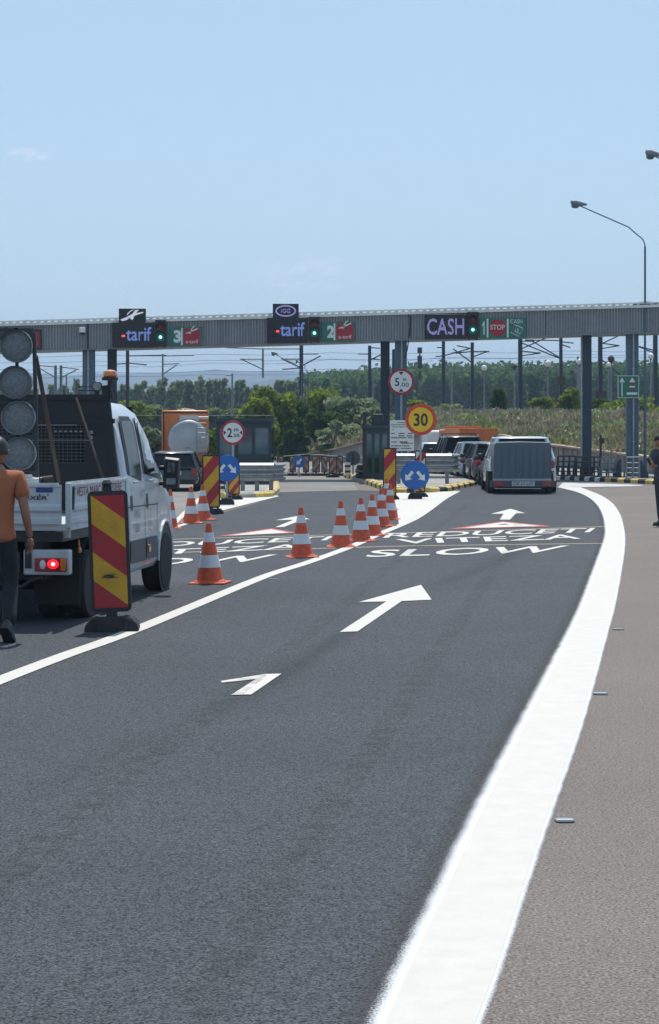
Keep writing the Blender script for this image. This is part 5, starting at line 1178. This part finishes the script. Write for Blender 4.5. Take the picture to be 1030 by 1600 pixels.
shrub(508,640,712,84,130,'leaf_d','mid green bush in front of bright green bush',3000)
shrub(548,618,700,104,134,'leaf_g','grey-green bush on the slope left of the dark booth',5600)
shrub(585,634,692,76,128,'leaf_g','pale grey-green bush touching the dark column',3000)
shrub(535,655,706,84,125,'leaf_g','low grey-green bush above the sloping wall coping',2600)
shrub(655,624,664,50,138,'leaf_y','yellow-green bush behind the round 5.00 m sign post',1800)
shrub(701,630,662,56,137,'leaf_g','brownish grey-green bush below the wooden mast base',1800)
shrub(780,605,648,28,139,'leaf_d','small dark cone-shaped tree standing alone on the bank crest',2600,name='small_tree',cat='tree',ls=.13)
shrub(846,620,650,46,141,'leaf_y','green bush beside the globe lamp on the bank crest',1800)
shrub(892,605,650,34,141,'leaf_y','green bush left of the tall dark right column',1800)
shrub(985,618,652,90,139,'leaf_y','green bush behind the green arrow board',2400)
shrub(940,622,650,40,142,'leaf_d','dark green bush behind the brown mast foundation',1200)
for i, (px, pt_, w_) in enumerate(((205,625,70),(243,632,60),(165,630,60),(120,636,70),(60,634,90),(345,634,70),(5,632,80),(290,640,60))):
    shrub(px, pt_, 690, w_, 170+i*4, 'leaf_y' if i % 2 == 0 else 'leaf_p', ['bright green bush beyond the cab roof of the truck','green bush left of the orange tanker','green bush hidden behind the warning beacon','green bush above the middle of the headboard','green bush beside the lamp board brace','green bush below the sand heap','green bush beyond the round lamps','green bush just above the orange tanker'][i], 2600, group=None, ls=.24)
shrub(240,665,745,50,100,'leaf_g','grey-green shrub between truck mirror and orange tanker',2400)
shrub(335,660,735,40,100,'leaf_y','green shrub between the tanker and width limit sign',1400)
# poplars
protos = []
for k in range(4):
    t = thing('poplar_tree','x','tree',group='row of poplars beyond the toll plaza'); H_ = 10; P_ = []
    for i in range(26):
        z = random.uniform(.16,.97)*H_; w_ = 1.5*math.sin(min(1,(z/H_)*1.25+.12)*math.pi*.9)+.35; a = random.uniform(0,6.28)
        P_.append(blob((math.cos(a)*w_*.55, math.sin(a)*w_*.55, z),(w_*.42,w_*.42,random.uniform(.5,1.0)),60,.4))
    leaves('crown', np.concatenate(P_), rng.uniform(.25,.55,26*60), 'leaf_p', t); b = MB(); b.tube((0,0,-1),(0,0,H_*.9),.16,.03); 
    for i in range(7): z = 2+i; a = i*2.1; b.tube((0,0,z),(math.cos(a)*.8,math.sin(a)*.8,z+1.3),.05,.01)
    b.build('trunk','bark',t); protos.append(t)
def near_words(px):
    for lim, s_ in ((60,'behind the round lamps'),(150,'left of the first blue column'),(200,'near the first dark column'),(262,'left of the sand heap'),(335,'above the sand heap'),(400,'right of the sand heap'),(470,'above the yellow-green bush'),(600,'at the right end of the row')):
        if px < lim: return s_
    return 'at the end'
px = -20; i = 0; ordn = {}
while px < 500:
    Y = random.uniform(290,350); top = 592+6*math.sin(px*.035)+random.uniform(-6,7)- (5 if px > 190 else -4); z = CH-(top-HZ)*Y/F
    t = protos[i] if i < 4 else copy_tree(protos[i % 4]); i += 1
    t.location = (S(px-CX,Y),Y,-.2); s_ = z/10.7; t.scale = (s_*random.uniform(.85,1.35),s_*1.1,s_); t.rotation_euler = (0,0,random.uniform(0,6)); w_ = near_words(px); ordn[w_] = ordn.get(w_,0)+1
    q = ('first','second','third','fourth','fifth','sixth','seventh','eighth','ninth','tenth','eleventh','twelfth','thirteenth','fourteenth','fifteenth','sixteenth','seventeenth','eighteenth','nineteenth','twentieth')[ordn[w_]-1]
    t['label'] = f'slender poplar, {q} from the left among those {w_}'
    px += random.uniform(5.5,11)
# plantation on the right and tall backing wood
def topf(px): return 577-(px-480)*.085 if px < 640 else 563.5-(px-640)*.012
P_, T_ = [], MB()
for row in range(6):
    px = 470
    while px < 1075:
        Y = 330+row*13+random.uniform(-4,4); top = topf(px)+random.uniform(-1,3)+(5-row)*2.2; zt = CH-(top-HZ)*Y/F; x = S(px-CX,Y); zb_ = 1.2
        n = 130
        h = zt-zb_; P_.append(blob((x,Y,zt-h*.34),(1.15,1.15,h*.34),n,.35)); P_.append(blob((x,Y,zb_+h*.25),(.9,.9,h*.25),34,.2))
        if row == 0: T_.tube((x,Y,zb_-1),(x,Y,zt-2),.16,.05,n=4)
        px += random.uniform(5.5,9)
P_ = np.concatenate(P_); tag(leaves('plantation', P_, rng.uniform(.35,.8,len(P_)), 'leaf_f'),kind='stuff')
tag(T_.build('plantation_trunks','bark',None,ang=0),kind='stuff')
# undergrowth band joining plantation and poplars
P_ = []
for _ in range(260):
    px = random.uniform(-60,520); Y = random.uniform(355,420); P_.append(blob((S(px-CX,Y),Y,random.uniform(1.,3.2)),(3.,2.,2.2),40,.3))
P_ = np.concatenate(P_); tag(leaves('undergrowth', P_, rng.uniform(.5,1.1,len(P_)), 'leaf_p'),kind='stuff')
# hills
def hill(name, Y, prof, depth, m):
    b = MB(); n = 90; A = []
    for k, (f, g) in enumerate(((-.35,0),(0,.45),(.25,.8),(.5,1),(1.2,.8))):
        for i in range(n+1):
            px = -500+2100*i/n; YY = Y+depth*f; zt = CH-(prof(px)-HZ)*Y/F; wob = math.sin(px*.03+k*1.7)*.03+math.sin(px*.011+k)*.04
            A.append((S(px-CX,Y),YY+math.sin(i*1.3+k)*depth*.05,(zt+2)*(g+(wob if 0<g<1 else 0))-2))
    b.add(A,[(k*(n+1)+i,k*(n+1)+i+1,(k+1)*(n+1)+i+1,(k+1)*(n+1)+i) for k in range(4) for i in range(n)]); return struct(b.build(name,m,None,ang=80))
hm = mat('distant_hill_cover',(.045,.06,.05),.95,var=.5,scale=.012,bump=0)
hill('hill', 1500, lambda p: 586+4*math.sin(p*.012)+3*math.sin(p*.04), 500, hm)
hill('hill', 2700, lambda p: 570+3*math.sin(p*.007+1)+1.5*math.sin(p*.03)- (4 if 240<p<330 else 0), 700, hm)
# sand heap
b = MB(); n = 26; A = []; Y = 240
for k in range(7):
    rr = 1-k/6; 
    for i in range(n): a = 2*math.pi*i/n; A.append((math.cos(a)*rr*5.4*(1+.1*math.sin(3*a))+ (1-rr)*-1.2, math.sin(a)*rr*6, 4.4*(1-rr**1.8)*(1+.04*math.sin(5*a+k))-.2))
b.add(A,[(k*n+i,k*n+(i+1)%n,(k+1)*n+(i+1)%n,(k+1)*n+i) for k in range(6) for i in range(n)]); o = b.build('sand_heap','sand',None,ang=80); o.location = (S(305-CX,Y),Y,0); tag(o,'pale pinkish sand heap beyond the orange tanker','sand heap')

# left booth, long dark wall
def booth(label, px0, px1, py0, Y, d, roof=True, m='booth'):
    a = W(px0,py0,Y); x1_ = S(px1-CX,Y); w = x1_-a.x; h = a.z; t = thing('toll_booth',label,'toll booth',(a.x,Y,.13)); h -= .13
    b = MB()
    for x in (0,w*.36,w*.68,w):
        for y in (0,d): b.box(x-.05,x+.05,y-.05,y+.05,0,h)
    b.box(-.04,w+.04,-.04,d+.04,h*.98-.2,h*.99-.01); b.box(-.04,w+.04,-.03,d+.03,h*.42,h*.47); b.build('frame',m,t)
    b = MB(); b.box(-.12,w+.12,-.15,d+.15,h-.04,h+.06); b.build('roof','bluedark',t)
    b = MB(); b.box(.04,w-.04,.0,d,h*.47,h-.2); b.build('window','boothglass',t)
    b = MB(); b.box(.02,w-.02,-.01,d,.0,h*.42); b.build('wall_panel',m,t)
    return t
booth('dark blue glazed toll booth behind the 2.55 m sign',341,422,657,68,2.4)
bt = booth('narrow dark toll booth with box on roof beside text board',570,607,667,74,1.8)
b = MB(); h = 1.85+5*74/F; b.box(.25,.66,.1,.5,1.72,2.28); b.build('roof_unit','black',bt,bevel=.03); b = MB(); b.box(-.06,.06,-.06,.06,0,2.35); b.build('corner_post','black',bt)
b = MB(); b.box(.12,.7,-.02,-.01,.25,.75); b.build('green_panel','leaf_d',bt)
t = thing('boundary_wall','long dark wall with rail behind the tanker','wall',(S(150-CX,112),112,0)); w = S(425-150,112)
b = MB(); b.box(0,w,0,.3,0,2.25); b.build('wall_face','darksteel',t); b = MB(); b.tube((0,0,2.6),(w,0,2.6),.03)
for i in range(12): b.tube((w*i/11,0,2.25),(w*i/11,0,2.6),.025)
b.build('rail','darksteel',t)
# tyre stack and round sign back
p = G(585,754); t = thing('tyre_stack','leaning stack of old black tyres with pale bands by island','tyres',(p.x,p.y,.13))
for i in range(3):
    for j in range(4 if i else 3):
        b = MB(); b.lathe([(.13,-.07),(.24,-.08),(.27,-.04),(.27,.04),(.24,.08),(.13,.07)],c=(0,0,0),n=20,mi=0); b.lathe([(.272,-.012),(.272,.012)],n=20,mi=1 if (i+j)%2 else 0); o = b.build('tyre',['rubber','mud'],t); o.location = (-.38+i*.40+random.uniform(-.03,.03), (i%2)*.15, .09+j*.155); o.rotation_euler = (R(random.uniform(-8,8)),R(6+random.uniform(-8,8)),0)
p = G(551.7,748); t = thing('round_sign','dark back of a round sign at the island point','road sign',(p.x,p.y,.1)); zc = CH-(716-HZ)*p.y/F-.1; b = MB(); b.tube((0,.02,0),(0,.02,zc),.03); b.build('post','greysteel',t); b = MB(); b.lathe([(S(11.5,p.y),0),(S(11.5,p.y),.03)],c=(0,0,zc),n=28,axis='y'); b.build('plate','rubbertrim',t); b = MB(); b.box(-.03,.03,-.04,0,zc-.22,zc+.22); b.build('bracket','black',t)
p = G(543,748); t = thing('marker_block','stack of small black and white blocks at island point','marker',(p.x,p.y,.13)); b = MB()
for i in range(5): b.box(-.1,.12,-.08,.08,i*.1,i*.1+.09,mi=i%2)
b.build('block',['kwhite','kblack'],t,bevel=.01)
# far barricade of orange and white panels
proto = None
for i, px in enumerate((438,457.5,478,494,507,520,531)):
    w_ = .22 if i not in (3,5) else .28
    lab = ['first barricade panel from the left in the closed lane','second barricade panel, left of the small blue arrow sign','third barricade panel, right of the small blue arrow sign','wide fourth barricade panel in the closed lane','fifth barricade panel in the closed lane','sixth barricade panel, standing slightly nearer','seventh and last barricade panel, near the round sign back'][i]
    p = G(px,743.5 if i != 5 else 746); p.z = 0; t = thing('barricade_panel',lab,'barricade panel',p,rz=R(random.uniform(-15,15)),group='panels closing the middle lane')
    foot(t,.5,.3,.1); MB().box(-.03,.03,-.02,.02,.08,.2).build('post','black',t); stripes_panel(t,w_,.62,.16,['rustorange','kdull'],down_right=(i%2==0),nb=5)
a, c = G(430,743), G(600,743); z_ = CH-(713-HZ)*a.y/F; t = thing('tape_line','pale tape strung above the barricade panels','tape',(a.x,a.y-.2,0)); MB().path([(0,0,z_-.03),((c.x-a.x)*.3,0,z_+.1),((c.x-a.x)*.62,0,z_),(c.x-a.x,0,z_-.1)],.012).build('tape','kwhite',t)
p = G(467.5,745); t = thing('direction_sign','small blue round sign with one slanting arrow in closed lane','road sign',p); zc = CH-(721.5-HZ)*p.y/F; MB().tube((0,.03,0),(0,.03,zc),.03).build('post','steel',t); plate_disc(t,S(9.5,p.y),zc,'blue','blue',.95); b = MB(); arrow2(b,0,zc,.3,-1,-.012); b.build('arrow','signwhite',t,ang=0,fix=False)
for i, px in enumerate((443,452,466,487,514,527)):
    p = G(px,741); t = thing('warning_lamp',['leftmost','second','third','fourth','fifth','rightmost'][i]+' of the small grey lamps among barricade feet','lamp',(p.x,p.y,0),group='small lamps among barricade feet'); b = MB(); b.lathe([(.1,0),(.11,.1),(.06,.16),(.08,.24),(.02,.3)],n=12); b.build('casing','kwhite',t)
# ================================================================ MASTS, LAMPS, WIRES
def mast(px, top, bot, w_px, Y, m='greysteel', label='', arms=(), box=None, base=None):
    x = S(px-CX,Y); zt = CH-(top-HZ)*Y/F; zb_ = CH-(bot-HZ)*Y/F; r = S(w_px/2,Y); t = thing('catenary_mast',label,'mast',(x,Y,zb_-.3),group='railway masts beyond the plaza'); h = zt-zb_+.3
    b = MB()
    if w_px >= 4:
        b.box(-r,-r*.6,-r,r,0,h); b.box(r*.6,r,-r,r,0,h); b.box(-r*.6,r*.6,-r*.3,r*.3,0,h)
    else: b.tube((0,0,0),(0,0,h),r*1.1,r*.9,n=8)
    b.build('pole',m,t)
    for (ex, y0, y1) in arms:   # bracket tubes: end x offset (px), heights (py) at mast and at end
        b = MB(); X = S(ex,Y); z0 = CH-(y0-HZ)*Y/F-zb_+.3; z1 = CH-(y1-HZ)*Y/F-zb_+.3; b.tube((0,0,z0),(X,0,z1),.045); b.build('bracket',m,t)
    if box: b = MB(); c = CH-(box-HZ)*Y/F-zb_+.3; b.box(-r*2.4,r*2.4,-.25,.25,c-.3,c+.25); b.build('equipment_box','wood',t)
    if base: b = MB(); b.box(-r*2.6,r*2.6,-.4,.4,0,S(base,Y)); b.build('foundation','wood',t)
    return t
RY = 150
ML = [(87,571,622,4,'dark mast, left one of a close pair, seen left of first blue column',((-26,573,571),(-24,590,576))),
(95.5,571,622,4,'dark mast, right one of a close pair, seen left of first blue column',((28,573,577),(24,590,578))),
(104,586,622,2.5,'short thin mast right of the close pair of masts',()),(116,591,622,2.5,'shortest thin mast near the first blue column',()),
(199.5,544,640,5,'tall mast beside the first dark column of the gantry',((60,556,555),(30,567,570),(-22,568,569))),
(254.4,553,590,3,'thin mast with a long top beam above the sand heap',((49,556,555),(26,569,568),(22,585,570))),
(363,584,645,3,'thin mast standing right of the sand heap',((-10,586,586),)),
(411,544,584,3.2,'thin mast hanging from a long beam left of middle display',((58,545,545),(-57,545,543),(-34,577,561),(-36,561,561))),
(471,539,612,6,'thick mast below the middle e-tarif display',((-32,575,560),(-26,561,561),(26,553,553),(30,572,556),(-30,575,577))),
(577.7,540,630,5,'thick mast left of the dark column by the booth',((16,543,544),(16,560,562),(20,563,553),(-18,553,553))),
(582.5,575,630,2.5,'thin post just behind the thick mast left of the booth',()),
(615,546,625,4.5,'mast between the dark column and the blue column',((8,546,546),)),
(693,531,646,5,'tall mast just below the CASH display',((-10,543,543),(40,556,545),(-12,556,557))),
(706,572,632,3,'thin shorter post right of the mast below CASH display',()),
(738,535,640,5,'tall mast below the lane 1 signal',((-24,545,540),(-30,567,545),(27,549,549),(24,558,549),(-26,549,552))),
(813,528,640,6.5,'thick mast below the green CASH sign',((40,546,528),(62,535,560),(22,533,533),(32,548,552),(30,556,552))),
(876.5,526,640,5,'tall mast carrying a brown box',((-48,560,531),(20,534,536),(-56,532,531),(15,538,543))),
(903,557,640,3.5,'thin mast left of the tall dark column',()),
(938,524,640,6.5,'thick mast on a brown foundation near the arrow board',((28,538,525),(30,536,540),(34,560,588),(30,545,540))),
(1024,520,645,6.5,'thick black mast at the far right',((-40,552,536),(-30,548,540))),
]
for px, tp_, bt_, w_, lb, ar in ML:
    mast(px,tp_,bt_,w_,RY,'bluedark' if w_ > 4 else 'greysteel',lb,ar,box=594 if px == 876.5 else None,base=36 if px == 938 else None)
t = mast(656,545,598,3,RY,'greysteel','signal post with stacked grey boxes left of CASH mast'); z0 = 0
b = MB()
for (a, c, w_) in ((543,552,7),(556,576,7),(580,594,4)):
    Z1 = CH-(a-HZ)*RY/F; Z0 = CH-(c-HZ)*RY/F; zb_ = t.location.z; b.box(-S(w_/2,RY),S(w_/2,RY),-.2,.2,Z0-zb_,Z1-zb_)
b.build('signal_box','darksteel',t)
# overhead wires
for i, (y0, y1, sag) in enumerate(((556,546,3),(566,556,2),(583,570,3),(575,548,5),(590,575,2))):
    Y = RY+i*2; A = W(-40,y0,Y); B = W(1080,y1,Y); t = thing('overhead_wire',['topmost','second','third','fourth','lowest'][i]+' of the thin railway wires beyond the gantry','wire',A,group='railway wires'); pts = []
    for k in range(29): f = k/28; q = A.lerp(B,f)-A; q.z -= S(sag,Y)*math.sin((f*6)%1*math.pi); pts.append(q)
    MB().path(pts,.016,4).build('wire','greysteel',t)
def globe(px, py, Y, label, m='globe', r_px=4.6, bot=640):
    x = S(px-CX,Y); z = CH-(py-HZ)*Y/F; zb_ = CH-(bot-HZ)*Y/F-.3; r = S(r_px,Y); t = thing('globe_lamp',label,'lamp post',(x,Y,zb_),group='globe lamps on the bank crest')
    MB().tube((0,0,0),(0,0,z-zb_-r),.06,.045).build('post','greysteel',t); b = MB(); b.ell((0,0,z-zb_),(r,r,r),16,10); b.build('globe',m,t); b = MB(); b.lathe([(.05,0),(.09,.05),(.05,.1)],c=(0,0,z-zb_-r-.08)); b.build('collar','darksteel',t)
YG = 144
globe(756.7,575,YG,'white globe lamp right of the lane 1 mast'); globe(804,573,YG,'dim brown globe lamp left of the thick mast','wood',3.8); globe(856,568.5,YG,'pale yellow globe lamp left of mast with brown box','roofedge',5.2); globe(906,565.5,YG,'white globe lamp left of tall dark column'); globe(951,570,YG,'white globe lamp left of the green arrow board','globe',4); globe(955,561,YG+4,'dark brown globe lamp left of the green arrow board','wood',5.5); globe(1017,556.5,YG,'pale globe lamp near the right end','globe',4.5)
# fence on the crest
A = W(690,641,128); B = W(1080,643,118); t = thing('wire_fence','low wire fence along the crest of the weedy bank','fence',(A.x,A.y,A.z-.9)); b = MB(); D = B-A
for z_ in (.9,.6,.3): b.tube((0,0,z_),(D.x,D.y,z_+D.z),.022,n=5)
b.build('wire','greysteel',t)
for i in range(14): 
    f = i/13; b = MB(); b.tube((D.x*f,D.y*f,-.3),(D.x*f,D.y*f,.95),.04); b.build('post','greysteel',t)
# street lamps
def street_lamp(px, top_py, Y, armpx, arm_py, label, w=3.2, base_z=0):
    x = S(px-CX,Y); t = thing('street_lamp',label,'street lamp',(x,Y,base_z),group='tall bent-arm street lamps'); zt = CH-(top_py-HZ)*Y/F-base_z; ax = S(armpx-px,Y); az = CH-(arm_py-HZ)*Y/F-base_z
    b = MB(); b.tube((0,0,0),(0,0,zt*.55),S(w*.9,Y),S(w*.62,Y),n=12); b.tube((0,0,zt*.55),(0,0,zt-.8),S(w*.6,Y),S(w*.55,Y),n=12); b.build('pole','bluecol',t)
    d = 1 if ax > 0 else -1; b = MB(); pts = [(0,0,zt-.85)]+[(d*.4*(1-math.cos(R(a))),0,zt-.8+.45*math.sin(R(a))+.0) for a in (10,30,50,70)]+[(ax*.22,0,zt-.3+(az-zt+.3)*.2),(ax*.92,0,az-.08)]
    b.path(pts,S(w*.33,Y),8); b.build('arm','bluecol',t)
    b = MB(); L_ = abs(ax)*.2; rings = []
    for f, r_ in ((-.1,.04),(.05,.07),(.3,.1),(.7,.15),(.95,.12),(1.02,.04)):
        xx = ax-d*L_+d*L_*f; zz = az-.08+ (abs(ax)*.0)+f*.08
        rings.append([(xx,r_*1.2*math.cos(a),zz+r_*.8*math.sin(a)) for a in [2*math.pi*i/10 for i in range(10)]])
    b.loft(rings); o = b.build('lamp_head','greysteel',t); b = MB(); b.ell((ax-d*L_*.3,0,az-.14),(L_*.28,.12,.09)); b.build('lens','boothglass',o)
street_lamp(1008,352,79,892,316,'tall street lamp rising behind the right end of gantry',w=2.9)
street_lamp(1128,275,66,1009,238,'street lamp whose head alone enters at the upper right',w=3.2)
street_lamp(481.6,566,136,462,563,'slim street lamp in front of the bush thicket',w=1.6)
street_lamp(471.5,566,146,424,551,'small street lamp arm beside the thick middle mast',w=1.4)
# ================================================================ HAZE, SKY, SUN
b = MB(); b.box(-2600,2600,-50,3900,-1.1,130); o = b.build('haze', M['paint'], None, ang=0); o['kind'] = 'stuff'
m, nt, out = _nt('air'); pv = nt.nodes.new('ShaderNodeVolumePrincipled'); pv.inputs['Color'].default_value = (.55,.74,1,1); pv.inputs['Density'].default_value = .00034; pv.inputs['Anisotropy'].default_value = .1; nt.links.new(pv.outputs[0], out.inputs['Volume'])
o.data.materials.clear(); o.data.materials.append(m)
SUN_EL, SUN_AZ = R(62), R(4)   # azimuth clockwise from +Y (ahead), to the right
w = bpy.data.worlds.new('World'); sc.world = w; w.use_nodes = True; nt = w.node_tree; nt.nodes.clear(); N, L = nt.nodes.new, nt.links.new
wo = N('ShaderNodeOutputWorld'); bg = N('ShaderNodeBackground'); sky = N('ShaderNodeTexSky'); sky.sky_type = 'NISHITA'; sky.sun_disc = False; sky.sun_elevation = SUN_EL; sky.sun_rotation = SUN_AZ
sky.air_density = 1.0; sky.dust_density = .9; sky.ozone_density = 3.; sky.altitude = 50
tc = N('ShaderNodeTexCoord'); sx_ = N('ShaderNodeSeparateXYZ'); L(tc.outputs['Generated'], sx_.inputs[0])
def cloudmask(px, py, wx, wy, amt, prev):
    d = Vector(((px-CX)/F, 1, -(py-HZ)/F)).normalized()
    def axis(o_, c, w_):
        a = N('ShaderNodeMath'); a.operation = 'SUBTRACT'; L(o_, a.inputs[0]); a.inputs[1].default_value = c
        b_ = N('ShaderNodeMath'); b_.operation = 'DIVIDE'; L(a.outputs[0], b_.inputs[0]); b_.inputs[1].default_value = w_
        c_ = N('ShaderNodeMath'); c_.operation = 'POWER'; ab = N('ShaderNodeMath'); ab.operation = 'ABSOLUTE'; L(b_.outputs[0], ab.inputs[0]); L(ab.outputs[0], c_.inputs[0]); c_.inputs[1].default_value = 2; return c_.outputs[0]
    s_ = N('ShaderNodeMath'); s_.operation = 'ADD'; L(axis(sx_.outputs[0], d.x, wx/F), s_.inputs[0]); L(axis(sx_.outputs[2], d.z, wy/F), s_.inputs[1])
    k = N('ShaderNodeMapRange'); k.inputs[1].default_value = 0; k.inputs[2].default_value = 1; k.inputs[3].default_value = amt; k.inputs[4].default_value = 0; k.interpolation_type = 'SMOOTHSTEP'; L(s_.outputs[0], k.inputs[0])
    if prev is None: return k.outputs[0]
    a = N('ShaderNodeMath'); a.operation = 'MAXIMUM'; L(prev, a.inputs[0]); L(k.outputs[0], a.inputs[1]); return a.outputs[0]
msk = cloudmask(480,428,110,38,1.,None); msk = cloudmask(42,243,48,14,1.,msk); msk = cloudmask(90,440,120,20,.35,msk)
mp = N('ShaderNodeMapping'); mp.inputs['Scale'].default_value = (150,150,380); L(tc.outputs['Generated'], mp.inputs['Vector'])
cn = N('ShaderNodeTexNoise'); cn.inputs['Scale'].default_value = 1.; cn.inputs['Detail'].default_value = 7; cn.inputs['Roughness'].default_value = .6; L(mp.outputs[0], cn.inputs['Vector'])
cr = N('ShaderNodeMapRange'); cr.inputs[1].default_value = .44; cr.inputs[2].default_value = .70; cr.inputs[4].default_value = 1.; L(cn.outputs[0], cr.inputs[0])
mm = N('ShaderNodeMath'); mm.operation = 'MULTIPLY'; L(cr.outputs[0], mm.inputs[0]); L(msk, mm.inputs[1])
mx = N('ShaderNodeMix'); mx.data_type = 'RGBA'; L(mm.outputs[0], mx.inputs[0]); L(sky.outputs[0], mx.inputs[6]); mx.inputs[7].default_value = (8.5,8.7,9.2,1)
m9 = N('ShaderNodeMix'); m9.data_type = 'RGBA'; m9.inputs[0].default_value = .6; L(mx.outputs[2], m9.inputs[6]); m9.inputs[7].default_value = (3.25,4.6,5.75,1)
L(m9.outputs[2], bg.inputs[0]); bg.inputs[1].default_value = .145; L(bg.outputs[0], wo.inputs[0])
ld = bpy.data.lights.new('sun','SUN'); ld.energy = 4.6; ld.angle = R(.53); ld.color = (1,.96,.9); lo = bpy.data.objects.new('sun', ld); COL.objects.link(lo)
sd = Vector((math.sin(SUN_AZ)*math.cos(SUN_EL), math.cos(SUN_AZ)*math.cos(SUN_EL), math.sin(SUN_EL))); lo.rotation_euler = sd.to_track_quat('Z','Y').to_euler(); lo.location = (0,0,60)
sc.view_settings.view_transform = 'Standard'; sc.view_settings.look = 'None'; sc.view_settings.exposure = 0; sc.view_settings.gamma = 1
sc.cycles.use_denoising = True
sc.cycles.max_bounces = 6; sc.cycles.volume_bounces = 0; sc.cycles.transparent_max_bounces = 12
